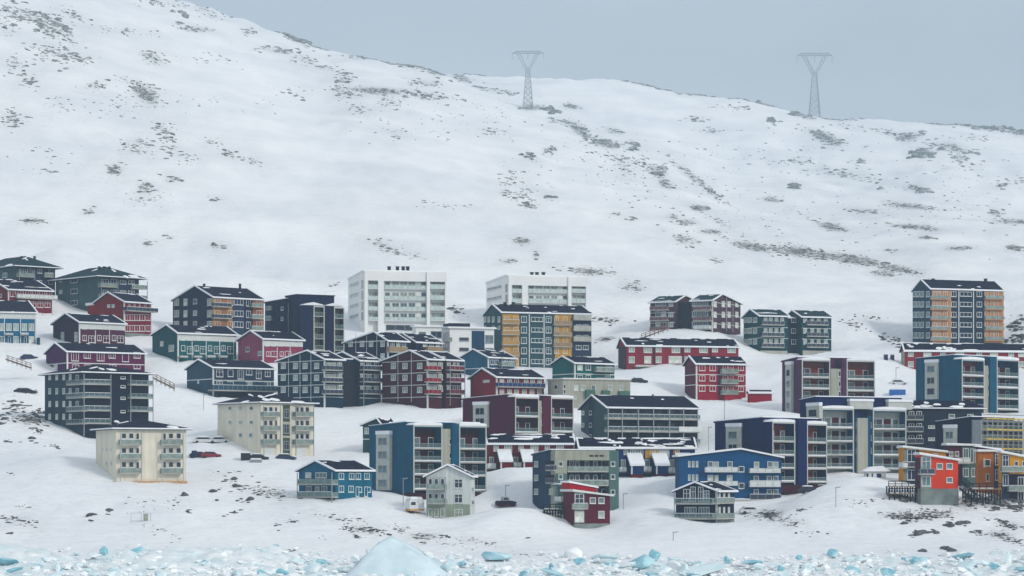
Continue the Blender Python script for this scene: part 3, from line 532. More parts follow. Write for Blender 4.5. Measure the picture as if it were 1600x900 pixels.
b.gable(569, 1079, 558, P_('wine', 108, 46, 68), snow=.5); b.panel('R', 1089, 1165, 571, 625, vred); b.corner(); b.belt('R', [585, 602], t=.2); b.belt('L', [585, 601], t=.2)
b.win('R', [1097, 1113.5], [575, 591, 607], 10, 9, 'm'); b.panel('R', 1122, 1127, 571, 617, slate); b.win('R', [1133, 1142], [574, 590.5, 607], 8, 9, 'm', pane=0); b.balc('R', 1128, 1154, [583, 599.5, 616], dep=1.4, rail=RAILG); b.win('R', [1157.5], [575, 591.5, 608], 9, 8, 'm', pane=1); b.panel('R', 1128, 1154, 618, 628, vred, name='porch', proud=2.0, inn=0)
b = Bld('shed', 'small red shed half drifted in snow right of the vivid red block', 'shed', 1168, 1171, 1206, 700, 628, 12); b.gable(614, 1170, 611, vred, snow=0, oh=.3)
# --- large loggia blocks
pm = P_('plum_violet', 98, 58, 92)
orw = P_('rust_wall', 142, 74, 56); brnw = P_('dark_maroon_wall', 74, 26, 40)
doors = [P_('rust_door', 128, 58, 46), P_('maroon_door', 82, 24, 38)]
def bigblock(lbl, x0, x1, x2, D, yb, th, ytL, yt, wall, **k):
    B = Bld('apartment_block', lbl, 'apartment block', x0, x1, x2, D, yb, th, GT, **k); B.shed(ytL, yt, wall, v0=2.45); return B
b = bigblock('plum violet block with two open balcony stacks beside the empty snow slope', 1222, 1254, 1368, 672, 650, 22, 566, 558, pm, yl=648)
b.loggia(1253, 1297, 562, [590, 607.5, 625, 642], 650, pm, orw, door=doors[0]); b.fin(1298, 1315, 576, 650, pale, v0=.5, wins=[584, 600, 616]); b.fin(1316, 1323, 560, 650, pm); b.loggia(1323, 1367, 563, [593, 611, 628, 645], 650, pm, orw, door=doors[0]); b.bay('L', 1227, 1236, 570, 648, [583, 600, 616, 634])
wine = P_('wine_maroon', 92, 28, 58)
b = bigblock('wine maroon block with a white bay and dark balcony stacks above the red row house', 723, 805, 896, 637, 694, 45, 625, 617, wine)
b.loggia(805, 842, 620, [651, 676], 694, wine, brnw, door=doors[1]); b.fin(842, 848.5, 626, 694, pale, v0=.4, wins=[640, 660]); b.fin(848.5, 861, 618, 694, wine); b.loggia(861, 896, 621, [653, 675], 694, wine, brnw, door=doors[1]); b.bay('L', 739, 761, 633, 668, [643, 659])
b = Bld('gabled_house', 'small dark green gabled house behind the left end of the big blue block', 'house', 567, 600, 620, 625, 704, 60); b.gable(669, 590, 655, P_('bottle_green', 58, 92, 92), snow=.6, ye2=665); b.win('L', [573], [673], 7, 10, 'm'); b.belt('L', [686])
bbl = P_('strong_blue', 24, 92, 128)
b = bigblock('big strong blue block with a tall glazed bay, behind the light grey gabled house', 577, 646, 760, 575, 778, 38, 668, 660, bbl, yl=768)
b.loggia(646, 691, 664, [701, 721, 742, 765], 770, bbl, brnw, door=doors[1]); b.fin(691, 706.5, 670, 778, pale, v0=.5, wins=[690, 712, 734]); b.fin(706.5, 717.5, 662, 772, bbl); b.loggia(717.5, 760, 665, [702, 723, 744, 767], 770, bbl, brnw, door=doors[1]); b.bay('L', 587.5, 608.5, 679, 766, [690, 711, 733, 755]); b.panel('R', 648, 759, 771, 782, brnw, name='plinth', proud=-.1, inn=-1.0); b.panel('L', 600, 645, 771, 780, maro, name='plinth', proud=.05)
ult = P_('ultramarine', 20, 34, 98)
b = bigblock('ultramarine block with snow capped balcony frames, behind the wide blue house', 1117, 1206, 1292, 582, 762, 45, 661, 653, ult, yl=740)
b.loggia(1207, 1242, 659, [690, 711.5, 732, 753], 757, ult, orw, door=doors[1]); b.fin(1242, 1247, 674, 760, GLASSG, v0=.6, name='glass_strip'); b.fin(1247, 1261, 655, 758, ult); b.loggia(1261, 1292, 662, [692, 713, 733, 754], 757, ult, orw, door=doors[0]); b.bay('L', 1134, 1156, 667, 720, [680, 700]); b.panel('R', 1210, 1290, 758, 770, brnw, name='plinth', proud=-.2, inn=-1.2)
tb = P_('teal_edge_blue', 42, 90, 124)
b = bigblock('navy and teal block with wide pale balconies and a cream core, behind the ultramarine block', 1250, 1284, 1416, 606, 742, 24, 627, 620, ult)
b.loggia(1284, 1334, 638, [669, 690, 711, 732], 742, tb, CREAMW, door=doors[1]); b.fin(1334, 1340, 652, 742, tb, v0=.4, wins=[664, 684, 704]); b.fin(1340, 1356, 653, 742, pale, v0=-.2); b.fin(1356, 1364, 650, 742, tb, v0=.4, wins=[664, 684, 704]); b.loggia(1364, 1416, 640, [671, 691.5, 712, 733], 742, tb, CREAMW, door=doors[1]); b.bay('L', 1260, 1280, 635, 655, [646])
for xa, xb in ((1318, 1354), (1378, 1415)):
    u0 = b.P('R', xa, 630, -4)[0]; u1 = b.P('R', xb, 630, -4)[0]; b.part('upper_loggia', MB().box(u0, u1, 1.2, 2.6, b.Z(638), b.Z(626)), CREAMW); b.part('snow_cover', MB().box(u0-.1, u1+.1, 1.0, 2.7, b.Z(626)+.01, b.Z(622)), SNOW)
b = bigblock('strong blue block with two balcony stacks at the right, below the tall slate blue block', 1431, 1503, 1592, 662, 646, 42, 562, 555, bbl)
b.loggia(1503, 1538, 561, [587, 604, 621, 638], 646, bbl, orw, door=doors[1]); b.fin(1538, 1547, 571, 646, pale, v0=.5, wins=[580, 597, 614]); b.fin(1547, 1557.5, 557, 646, bbl); b.loggia(1557.5, 1592, 561, [589, 606, 623, 640], 646, bbl, slate, door=doors[1]); b.bay('L', 1445, 1464, 567, 624, [577, 595, 612])
b = Bld('row_house', 'long dull red row house at the right edge behind the strong blue block', 'row house', 1408, 1414, 1640, 745, 582, 8, GT)
b.gable(548, 1411, 538, lred, snow=1.5, oh=.4); b.panel('L', 1408.5, 1413.5, 549, 582, pale); b.win('R', [1423, 1473, 1530, 1580], [553.5], 9, 7, 'm', pane=2); b.win('R', [1449, 1500, 1553, 1597], [554], 13, 7, 't', pane=3); b.win('R', [1423, 1449, 1597], [569], 9, 9, 'm', pane=2)
b = Bld('apartment_block', 'dark grey block with a patchy snowy hipped roof, left of the yellow scaffolding', 'apartment block', 1406, 1417, 1534, 628, 716, 15, GT)
b.hip(639, 626, P_('blue_charcoal', 44, 54, 78), oh=.8, snow=1.5); b.balc('R', 1418, 1443, [656, 674.5, 693], dep=1.3, rail=RAILD); b.win('R', [1424, 1436], [648, 667, 685], 9, 11, 'm', pane=0); b.win('R', [1455, 1455.5], [667, 686], 10, 5, 'm', pane=2); b.win('R', [1487, 1516], [650], 10, 6, pane=1)
b = bigblock('navy block wrapped in yellow scaffolding at the right edge', 1462, 1532, 1598, 604, 712, 46, 661, 651, P_('night_navy', 26, 32, 68))
b.bay('L', 1474, 1493, 669, 700, [680, 697]); b.loggia(1533, 1566, 656, [672, 688, 704], 712, STEEL, brnw, rail=RAILG, snow=False); b.loggia(1566, 1598, 657, [673, 689, 705], 712, STEEL, orw, snow=False)
sm = MB(); zz = [b.Z(y) for y in (654, 671, 686, 701, 712)]
for i in range(9):
    u = b.b*(i/8)*.98
    for v in (-.6, -1.7): sm.bar((u, v, zz[-1]-2), (u, v, zz[0]), .06)
    for z in zz[:-1]: sm.bar((u, -.6, z), (u, -1.7, z), .05)
for z in zz[:-1]:
    for v in (-.6, -1.7): sm.bar((0, v, z+.9), (b.b, v, z+.9), .05)
YEL = mat('yellow_scaffold_board', S(196, 168, 60), rough=.6, var=.2)
o = obj('scaffolding', None, None, b.C, b.th); tag(o, 'yellow decked scaffolding in front of the navy block at the right edge', 'scaffolding')
obj('scaffold_frame', sm.mesh('scaffold_frame', STEEL), o)
for z in zz[:-1]: obj('scaffold_deck', MB().box(0, b.b, -1.65, -.65, z-.12, z+.16).mesh('scaffold_deck', YEL), o)
# grey gabled gallery block
gsl = P_('gallery_grey_green', 76, 102, 108)
b = Bld('apartment_block', 'long grey block with an asymmetric gable and dark open galleries in the town centre', 'apartment block', 908, 949, 1090, 652, 700, 26, GT)
b.gable(637, 927, 619, gsl, snow=.35, oh=.6); 
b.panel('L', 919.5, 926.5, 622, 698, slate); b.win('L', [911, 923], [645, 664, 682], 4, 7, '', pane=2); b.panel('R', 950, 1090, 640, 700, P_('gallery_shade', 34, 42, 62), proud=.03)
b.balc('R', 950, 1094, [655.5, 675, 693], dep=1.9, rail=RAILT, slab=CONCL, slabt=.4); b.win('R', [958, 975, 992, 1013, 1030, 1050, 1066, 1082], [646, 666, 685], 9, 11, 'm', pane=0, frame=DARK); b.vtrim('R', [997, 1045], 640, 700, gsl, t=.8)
pm_ = MB()
for x in (950, 972, 997, 1021, 1046, 1068, 1090):
    p = b.P('R', x, 660, 1.9)[0]; pm_.box(p-.09, p+.09, -2.06, -1.92, b.Z(700), b.Z(637))
b.part('gallery_posts', pm_, STEEL); b.panel('R', 1054, 1091, 667, 675, RAILW, proud=2.1, inn=2.04, name='balcony_front'); b.chimney([1020], 617, h=1.2, wd=.3)
# --- front rows: terraces with outshots
def outshots(B, xs, ya, yb, wall, low, w=14):
    for x in xs:
        pa = B.P('R', x-w/2, ya, 4.0)[0]; pb = B.P('R', x+w/2, ya, 4.0)[0]; z1 = B.P('R', x, ya, 4.0)[1]; z0 = B.P('R', x, yb, 4.0)[1]
        o = B.part('outshot', MB().prism([(.02, z1+2.3), (-4, z1), (-4, z0), (.02, z0)], pa, pb, lambda p, q, z: (p, q, z)), wall)
        B.part('snow_cover', MB().prism([(-.02, z1+2.32), (-.02, z1+2.9), (-4.3, z1+.5), (-4.3, z1+.0)], pa-.3, pb+.3, lambda p, q, z: (p, q, z)), SNOW, o)
        B.part('corner_board', MB().box(pa-.06, pa+.25, -4.1, -3.9, z0, z1), WHITE, o)
        B.part('outshot_base', MB().box(pa+.1, pb-.1, -3.9, -.1, z0-2.5, z0-.01), low, o)
b = Bld('row_house', 'dark red row house with snow roofed outshots, below the wine maroon block', 'row house', 756, 763, 897, 612, 742, 8, GT)
dred = P_('dark_red', 112, 24, 40)
b.gable(694, 760, 680, dred, snow=1.2, oh=.4); b.win('R', [775, 814, 855], [700], 8, 10, 'm', pane=2); b.win('R', [794, 835, 875], [701], 12, 11, 't', pane=2); b.belt('R', [709], maro); b.win('R', [768, 806], [720], 7, 12, 'm'); outshots(b, [791, 827], 722, 733, dred, ORWOOD, 17); b.balc('R', 762, 775, [732], dep=2.2, rail=RAILW); b.balc('R', 803, 815, [730], dep=2.2, rail=RAILW)
b = Bld('row_house', 'blue and yellow row house with snow roofed blue outshots, below the long grey gallery block', 'row house', 900, 906, 1086, 608, 748, 8, GT)
cob = P_('cobalt', 28, 58, 118)
b.gable(700, 903, 686, cob, snow=3.0, oh=.4); b.panel('R', 1008, 1022, 702, 716, yel); b.panel('R', 1022, 1031, 702, 716, P_('mustard', 190, 150, 84)); b.panel('R', 1052, 1062, 702, 716, orng); b.panel('R', 1031, 1046, 702, 716, CREAMW)
b.win('R', [978, 988], [706], 7, 9, 'm', pane=1); b.win('R', [999], [707], 12, 11, 't', pane=1); b.win('R', [1019, 1027, 1038, 1058], [707], 7, 9, 'm'); outshots(b, [996, 1035, 1072], 728, 741, cob, dred, 19); b.balc('R', 969, 979, [737], dep=2.2, rail=RAILW); b.balc('R', 1006, 1018, [737], dep=2.2, rail=RAILW); b.balc('R', 1044, 1058, [739], dep=2.4, rail=RAILW); b.win('R', [974, 1011, 1050], [724], 8, 12, 'm'); b.part('garage_door', MB().box(b.P('R', 1041, 755)[0], b.P('R', 1057, 755)[0], -.2, 0, b.Z(763), b.Z(757)), STEEL)
# grey and tan flat block
tanw = P_('tan_cladding', 174, 176, 162); ggp = P_('green_grey_cladding', 100, 126, 122); bsl = P_('blue_slate', 54, 78, 104)
b = Bld('apartment_block', 'flat roofed tan and slate block with a recessed balcony front behind the maroon cube house', 'apartment block', 832, 867, 967, 572, 806, 24, GT, yl=792)
b.shed(712, 703.5, bsl, v0=2.0)
e = lambda x: b.P('R', x, 700)[0]
b.part('wall_fin', MB().box(0, e(886), .02, 2.02, -7, b.H), tanw); b.part('wall_fin', MB().box(e(952), b.b, .02, 2.02, -7, b.H), ggp); b.part('lintel', MB().box(e(886), e(952), .03, 2.0, b.Z(719), b.H-.01), tanw)
b.panel('R', 867.3, 885.5, 740, 806, ggp, proud=.04, inn=-.1); b.part('recess_panel', MB().box(e(886), e(952), 1.9, 2.05, -7, b.Z(719)), slate)
b.win('R', [876, 957.5], [725, 745, 769], 7, 8, '', pane=0); b.win('L', [838], [725, 746.5, 768], 6, 9, '', pane=2); b.win('R', [893, 902, 917, 930, 943], [726, 748, 770], 7, 12, '', pane=0, off=-1.9); b.balc('R', 887, 951, [737, 758.5, 780], dep=1.8, off=-1.9, rail=RAILG); b.panel('L', 852, 866, 720, 736, DARK, name='recess_panel'); b.panel('L', 852, 866, 742, 755, DARK, name='recess_panel'); b.balc('L', 852, 866, [735, 755], dep=.5, rail=RAILD); b.win('L', [860, 862], [768], 3, 9, '', pane=2)
for x in (924, 932, 940): b.panel('R', x-3, x+3, 711, 713.5, DARK, name='vent', proud=.05, inn=.02)
# teal small house
tlb = P_('teal_blue', 46, 106, 136)
b = Bld('gabled_house', 'teal blue gabled house with two timber balconies on stilts at the front of the town', 'house', 467, 524, 581, 557, 780, 45, GT, yl=776, yr=776)
b.gable(736, 495, 721.5, tlb, snow=.25, oh=.5); b.corner(m=tlb, t=.1); b.panel('R', 525, 581, 738, 779, P_('bright_teal', 40, 110, 136)); b.win('R', [533, 549, 559.5, 573], [744], 8, 10, 'm', pane=2); b.win('R', [533, 548], [764], 8, 10, 'm', pane=2); b.win('R', [558, 571.5], [768], 5, 16, '', pane=3, name='door'); b.win('R', [562.5, 576], [765], 5, 9, '', pane=2)
b.win('L', [482], [742.5], 10, 9, 'm'); b.win('L', [502], [742.5], 19, 9, 't', pane=1); b.win('L', [483, 507], [764], 10, 9, 'm', pane=1); b.win('L', [496], [765], 8, 10, '', pane=2, name='door'); b.balc('L', 465, 519, [757, 777], dep=1.6, rail=mat('grey_timber_rail', S(104, 124, 122), var=.25), posts=790)
b.panel('R', 523, 552, 780, 792, CONCL, name='foundation_wall', proud=.1); b.win('R', [532], [785], 8, 8, '', pane=0)
# light grey small house
lgr = P_('light_grey', 212, 217, 214)
b = Bld('gabled_house', 'light grey gabled house with double balconies, in front of the big blue block', 'house', 666, 735, 742, 551, 809, 80, GT)
b.gable(745, 700, 728, lgr, 'v' if False else 'u', snow=.4, oh=.5, ye2=745); b.panel('L', 667, 697, 746, 787, P_('grey_recess', 182, 194, 192), proud=.03); b.vtrim('L', [698], 730, 787, WHITE, t=.5); b.panel('L', 667, 734, 788, 808, P_('sage_base', 158, 168, 152), proud=.05)
for y in (754, 777.5, 801): b.win('L', [672.5, 682, 691.5], [y], 6, 13, '', pane=0); b.win('L', [716.5], [y+1.5], 13, 14, 'x', pane=0)
b.balc('L', 667, 696, [764.5, 787], dep=1.5, posts=808); b.win('R', [738.5], [765, 785], 4, 8, '')
# maroon cube house
mcu = P_('claret', 104, 36, 54)
b = Bld('cube_house', 'small claret cube house with a red edged slanting roof on a concrete base', 'house', 880, 897, 953, 546, 828, 22, GT)
b.wall = b.part('wall', MB().prism([(0, -4), (b.b, -4), (b.b, b.P('R', 953, 775)[1]), (0, b.P('R', 897, 767)[1])], 0, b.a, lambda p, q, z: (q, p, z)), mcu)
z0 = b.P('R', 893, 768)[1]; z1 = b.P('R', 957, 775.5)[1]; b.roof = b.part('roof', MB().prism([(-.5, z0), (b.b+.6, z1), (b.b+.6, z1+.3), (-.5, z0+.45)], -.7, b.a+.4, lambda p, q, z: (q, p, z)), WHITE)
b.part('clerestory', MB().prism([(-.3, z0+.4), (b.b*.72, z1+.9), (b.b*.72, z1+1.6), (-.3, z0+1.7)], 1.6, b.a, lambda p, q, z: (q, p, z)), P_('signal_red', 176, 40, 52), b.roof); b.part('snow_cover', MB().prism([(-.5, z0+1.72), (b.b*.76, z1+1.62), (b.b*.76, z1+1.9), (-.5, z0+2.1)], 1.3, b.a+.3, lambda p, q, z: (q, p, z)), SNOW, b.roof)
b.panel('R', 897.3, 913, 769, 817, P_('grey_glazing_frame', 146, 162, 156), proud=.08); b.win('R', [905], [782], 14, 21, 'x', pane=0, off=.08); b.win('R', [905], [807], 14, 17, 'm', pane=3, off=.08); b.win('R', [926, 939.5], [782], 10, 10, '', pane=1); b.win('R', [939.5], [804], 10, 11, '', pane=2); b.balc('R', 896.5, 919, [795], dep=1.0); b.panel('R', 896.8, 953, 818, 836, CONC, name='foundation_wall', proud=.16); b.panel('L', 880, 896.8, 820, 836, CONC, name='foundation_wall', proud=.16)
b.panel('R', 931, 944, 826, 832, ORWOOD, name='loose_board', proud=.4)
b = Bld('cube_house', 'low grey glazed annex with a thin snowy roof, left of the claret cube house', 'house', 871, 878, 897, 556, 804, 20); b.shed(760, 759, ggp, oh=1.2); b.win('R', [886], [772], 12, 21, 'x', pane=0); b.panel('R', 878, 897, 783, 788, navy); b.win('R', [887], [796], 11, 14, 'm', pane=2); b.balc('L', 866, 877, [784], dep=1.2, rail=RAILW)
# navy glazed gable house
b = Bld('gabled_house', 'navy gabled house with a fully glazed gable and two snowy balconies at the front', 'house', 1056, 1120, 1147, 547, 818, 66, GT, yr=824)
nvh = P_('midnight_navy', 30, 40, 74)
b.gable(768, 1087, 755, nvh, snow=.3, oh=.6, low=-4); b.corner(yb=812); b.win('L', [1073], [774], 10, 20, 'x', pane=0); b.win('L', [1083, 1095], [772], 8, 23, 'x', pane=0); b.win('L', [1104], [775], 9, 18, 'x', pane=1); b.win('L', [1074, 1084, 1096, 1104], [800], 9, 16, 'm', pane=1); b.win('R', [1124, 1131, 1138.5], [775, 797], 4, 10, '', pane=3); b.balc('L', 1054, 1120, [787.5, 811], dep=1.8, rail=RAILT, posts=826); b.balc('R', 1120, 1148, [786, 810], dep=1.0); b.panel('L', 1056, 1119, 813, 828, P_('green_grey_cladding', 100, 126, 122), name='plinth'); b.panel('R', 1121, 1147, 812, 830, CONC, name='plinth'); b.win('L', [1075, 1100], [818], 10, 7, 'm', pane=0)
# wide blue house
wbl = P_('azure_blue', 26, 86, 142)
b = Bld('wide_house', 'wide azure blue house with white snowy balconies, behind the navy glazed gable house', 'apartment block', 1055, 1063, 1221, 580, 800, 6, GT, yr=797)
b.gable(714, 1157, 703, wbl, 'v', snow=.2, ye2=716, oh=.5)
for y in (725, 746): b.win('R', [1077, 1083, 1089], [y], 4, 9, '', pane=2)
b.win('R', [1110, 1140.5, 1203], [725.5], 8, 9, '', pane=1); b.win('R', [1119, 1182, 1212], [726], 8, 9, '', pane=2); b.win('R', [1158.5], [733, 759], 9, 9, '', pane=0); b.win('R', [1110, 1140], [747], 9, 10, '', pane=3); b.win('R', [1119.5], [749], 6, 13, '', pane=3, name='door'); b.win('R', [1181.5, 1202, 1212], [748, 769], 8, 9, '', pane=1); b.win('R', [1181.5], [791], 9, 9, ''); b.win('R', [1203, 1212], [791], 8, 11, '', pane=3)
b.balc('R', 1102, 1153, [737, 758], dep=1.3, rail=RAILW, slab=WHITE, rh=.8); b.balc('R', 1172, 1220, [738], dep=1.3, rail=RAILW, slab=WHITE, rh=.8); b.balc('R', 1172, 1220, [760], dep=1.3, rail=RAILW, slab=WHITE, rh=1.1); b.balc('R', 1172, 1220, [781], dep=1.3, rail=RAILD, rh=1.1); b.balc('R', 1147, 1173, [783], dep=1.8, rail=WHITE, rh=.3); b.win('R', [1158, 1168], [790], 6, 11, '', pane=1)
# orange cluster
oran = P_('orange_red', 214, 74, 50)
def cube(lbl, x0, x1, x2, D, yb, th, yl, yr, wall, glaz, **k):
    B = Bld('cube_house', lbl, 'house', x0, x1, x2, D, yb, th, GT, **k)
    B.wall = B.part('wall', MB().prism([(0, -4), (B.b, -4), (B.b, B.P('R', x2, yr)[1]), (0, B.P('R', x1, yl)[1])], 0, B.a, lambda p, q, z: (q, p, z)), wall)
    z0 = B.P('R', x1, yl)[1]; z1 = B.P('R', x2, yr)[1]; k_ = (z1-z0)/B.b
    B.roof = B.part('roof', MB().prism([(-.4, z0-.4*k_+.01), (B.b+.4, z1+.4*k_+.01), (B.b+.4, z1+.4*k_+.22), (-.4, z0-.4*k_+.22)], -.6, B.a+.3, lambda p, q, z: (q, p, z)), WHITE)
    B.part('snow_cover', MB().prism([(-.3, z0-.3*k_+.23), (B.b+.3, z1+.3*k_+.23), (B.b+.3, z1+.3*k_+.4), (-.3, z0-.3*k_+.5)], -.5, B.a+.2, lambda p, q, z: (q, p, z)), SNOW, B.roof)
    if glaz: B.panel('R', x1+.3, glaz, (yl+2), yb, P_('grey_glazing_frame', 146, 162, 156), proud=.08)
    return B
b = cube('grey and orange cube house with stone edge, just behind the orange red cube house', 1404, 1412, 1478, 566, 756, 12, 700, 707, P_('amber', 206, 142, 62), 0)
b.panel('R', 1412, 1417, 702, 756, CONC); b.panel('R', 1417, 1436, 703, 756, slate, proud=.05); b.win('R', [1424], [713], 14, 22, 'x', pane=2); b.win('R', [1424], [742], 14, 16, 'm', pane=1); b.win('R', [1447, 1462], [712], 7, 8); b.balc('R', 1411, 1440, [730], dep=1.4, rail=RAILD); b.balc('L', 1404, 1411, [731], dep=1.0, rail=RAILW)
b = cube('orange red cube house with four windows standing on a tall concrete base', 1430, 1438, 1497, 548, 789, 14, 711, 720, oran, 1455)
b.panel('L', 1430, 1437.7, 715, 789, plumr); b.win('R', [1447], [724], 15, 21, 'x', pane=1, off=.08); b.win('R', [1447], [752], 15, 15, 'm', pane=1, off=.08); b.win('R', [1468, 1483.5], [728.5], 10, 10, '', pane=1); b.win('R', [1483.5], [750], 10, 9, '', pane=1); b.balc('R', 1438, 1461, [741], dep=1.2, rail=RAILD); b.panel('R', 1437.9, 1497.3, 763.5, 794, CONC, name='foundation_wall', proud=.2); b.panel('L', 1430, 1437.7, 763.5, 794, CONC, name='foundation_wall', proud=.2)
b = cube('maroon and grey cube house with a white balcony between the orange red and ochre houses', 1474, 1480, 1530, 572, 760, 12, 696, 697, plum, 0)
b.panel('R', 1480, 1503, 698, 716, maro); b.panel('R', 1503, 1530, 698, 760, ggp); b.win('R', [1486, 1495], [709], 7, 8); b.win('R', [1509], [708], 9, 15, 'm', pane=0); b.win('R', [1518.5, 1525.5], [712], 5, 22, '', pane=0); b.balc('R', 1494, 1516, [724], dep=1.3, rail=RAILW); b.win('R', [1522, 1509], [738], 9, 14, 'm', pane=1)
b = cube('ochre cube house with one square window and a slanting maroon topped roof', 1524, 1529, 1565, 564, 762, 12, 706, 706, P_('ochre', 184, 112, 42), 0)
b.panel('R', 1553, 1565, 708, 762, slate); b.win('R', [1543], [723], 9, 11, '', pane=0); b.win('R', [1538], [723], 3, 13, '', pane=3); b.win('R', [1543], [746], 5, 12, '', pane=0, name='door'); b.win('R', [1559], [718, 742], 9, 17, 'x', pane=0)
u1 = b.b*1.0; b.part('clerestory', MB().prism([(0, b.P('R', 1529, 705.5)[1]+.25), (u1, b.P('R', 1565, 705.5)[1]+.25), (0, b.P('R', 1529, 698)[1])], 1, b.a, lambda p, q, z: (q, p, z)), maro, b.roof)
b.part('snow_cover', MB().prism([(-.5, b.P('R', 1529, 697.5)[1]), (u1+.3, b.P('R', 1565, 705)[1]+.2), (u1+.3, b.P('R', 1565, 704)[1]+.4), (-.5, b.P('R', 1529, 695.5)[1])], .6, b.a, lambda p, q, z: (q, p, z)), SNOW, b.roof)
b = cube('yellow cube house with dark base and glass balcony at the right edge', 1560, 1565, 1640, 560, 790, 10, 708, 722, P_('sunny_yellow', 214, 158, 68), 0)
b.panel('R', 1565.3, 1577, 710, 790, slate); b.panel('R', 1577, 1640, 741, 790, P_('dark_base', 44, 36, 58)); b.win('R', [1571], [722], 10, 22, 'x', pane=0); b.win('R', [1588, 1600], [724.5], 6, 8, '', pane=0); b.balc('R', 1566, 1602, [737], dep=1.3); b.win('R', [1571], [750], 9, 18, 'm', pane=1); b.win('R', [1595], [752, 775], 10, 14, 'm', pane=0); b.balc('R', 1577, 1606, [767], dep=1.3)
b = Bld('garage', 'low white garage with blue doors under thick snow, left of the orange houses', 'garage', 1350, 1353, 1384, 568, 747, 10); b.shed(739, 738, WHITE, low=-3); b.part('snow_cap', MB().prism([(-.8, b.H+.2), (b.b+1, b.H+.2), (b.b*.8, b.H+1.3), (b.b*.2, b.H+1.1)], -.6, b.a, lambda p, q, z: (q, p, z)), SNOW, b.roof); b.panel('R', 1370, 1377, 740, 746, P_('door_blue', 40, 44, 120), name='garage_door'); b.panel('R', 1354, 1357, 740, 746, navy, name='door'); b.panel('R', 1362, 1364, 740, 746, dtl, name='door')
def deck(lbl, x0, x1, D, y, drop, dep, levels=(0,)):
    c = W((x0+x1)/2, y, D); wd = (x1-x0)*D/F/2; o = obj('timber_deck', None, None, c); tag(o, lbl, 'deck')
    for k in levels:
        obj('deck_boards', MB().box(-wd, wd, -dep, dep, -.12-k, .06-k).mesh('deck_boards', WOOD), o); obj('snow_cover', MB().box(-wd*.9, wd*.6, -dep*.9, dep*.6, .062-k, .25-k).mesh('snow_cover', SNOW), o)
        m = MB(); n = int(wd*2/1.2)
        for i in range(n+1): m.bar((-wd+2*wd*i/n, -dep, -k), (-wd+2*wd*i/n, -dep, 1-k), .05)
        m.bar((-wd, -dep, 1.03-k), (wd, -dep, 1.03-k), .07); m.bar((-wd, -dep, .5-k), (wd, -dep, .5-k), .05); obj('railing', m.mesh('railing', DARK), o)
    pm = MB().bar((0, 0, -drop), (0, 0, -.13), .1).mesh('deck_post', DARK)
    for i in range(7):
        for v in (-dep*.9, dep*.9): obj('deck_post', pm, o, (-wd+.2+(2*wd-.4)*i/6, v, 0))
deck('dark two level timber deck on posts left of the orange red cube house', 1386, 1438, 551, 760, 4, 2.2, (0, 1.4)); deck('dark timber deck on posts below the ochre cube house', 1505, 1562, 553, 764, 3, 2.0)
deck('small dark timber deck beside the slate block left of the claret cube house', 849, 878, 552, 796, 3, 1.6, (0, 1.2))

# ------------------------------------------------------------------ terrain
XC = np.arange(-500, 2101, 10.0); YD = np.concatenate([np.arange(440, 850, 3.0), np.arange(850, 1300, 9.0), np.arange(1300, 3700, 15.0)])
def itp(x, t): return np.interp(x, [a for a, _ in t], [c for _, c in t])
r1 = [(-500, -330), (-200, -190), (0, -115), (180, -45), (300, -2), (430, 52), (500, 74), (600, 90), (700, 118), (820, 168), (900, 198), (990, 236), (1070, 272), (1150, 312), (1300, 372), (1460, 432), (1600, 470), (2100, 500)]
d1 = [(-500, 2600), (430, 2500), (820, 2350), (1150, 1750), (1460, 980), (1600, 860), (2100, 860)]
r2 = [(-500, -100), (600, 110), (700, 114), (800, 118), (980, 124), (1080, 146), (1200, 156), (1240, 172), (1300, 181), (1400, 190), (1480, 191), (1600, 207), (1800, 240), (2100, 260)]
d2 = [(-500, 3000), (800, 2950), (1600, 2900), (2100, 2900)]
low = [(500, 872), (524, 850), (548, 812), (575, 768), (620, 716), (650, 676), (682, 638), (715, 596), (745, 562), (780, 530), (820, 490)]
lz = [(440, -.6), (478, -.1)]+[(Y, HC+(HY-r)*Y/F) for Y, r in low]
Z = np.zeros((len(XC), len(YD)))
for j, x in enumerate(XC):
    zz = list(lz); a, da = itp(x, r1), itp(x, d1); c, dc = itp(x, r2), itp(x, d2); zr = HC+(HY-a)*da/F; zf = HC+(HY-c)*dc/F
    shift = 1.0
    zz.append((da, zr))
    if x > 650: zz += [(da+70, zr-2.5+max(0, (zf-zr)*.04)), ((da+dc)/2+20, zr+(zf-zr)*.42), (dc, zf), (dc+100, zf-10), (3700, zf-200)]
    else: zz += [(da+100, zr-12), (3700, zr-260)]
    zz = [q for i, q in enumerate(zz) if i == 0 or q[0] > zz[i-1][0]]
    Z[j] = np.interp(YD, [q[0] for q in zz], [q[1] for q in zz])
def smooth(A, ax, n):
    k = np.hanning(2*n+3)[1:-1]; k /= k.sum(); P = np.pad(A, [(n, n) if i == ax else (0, 0) for i in (0, 1)], mode='reflect', reflect_type='odd')
    return np.apply_along_axis(lambda v: np.convolve(v, k, 'valid'), ax, P)
Z = smooth(smooth(Z, 1, 3), 0, 4)
Xw = (XC[:, None]-800)*YD[None, :]/F; Yw = np.broadcast_to(YD[None, :], Z.shape)
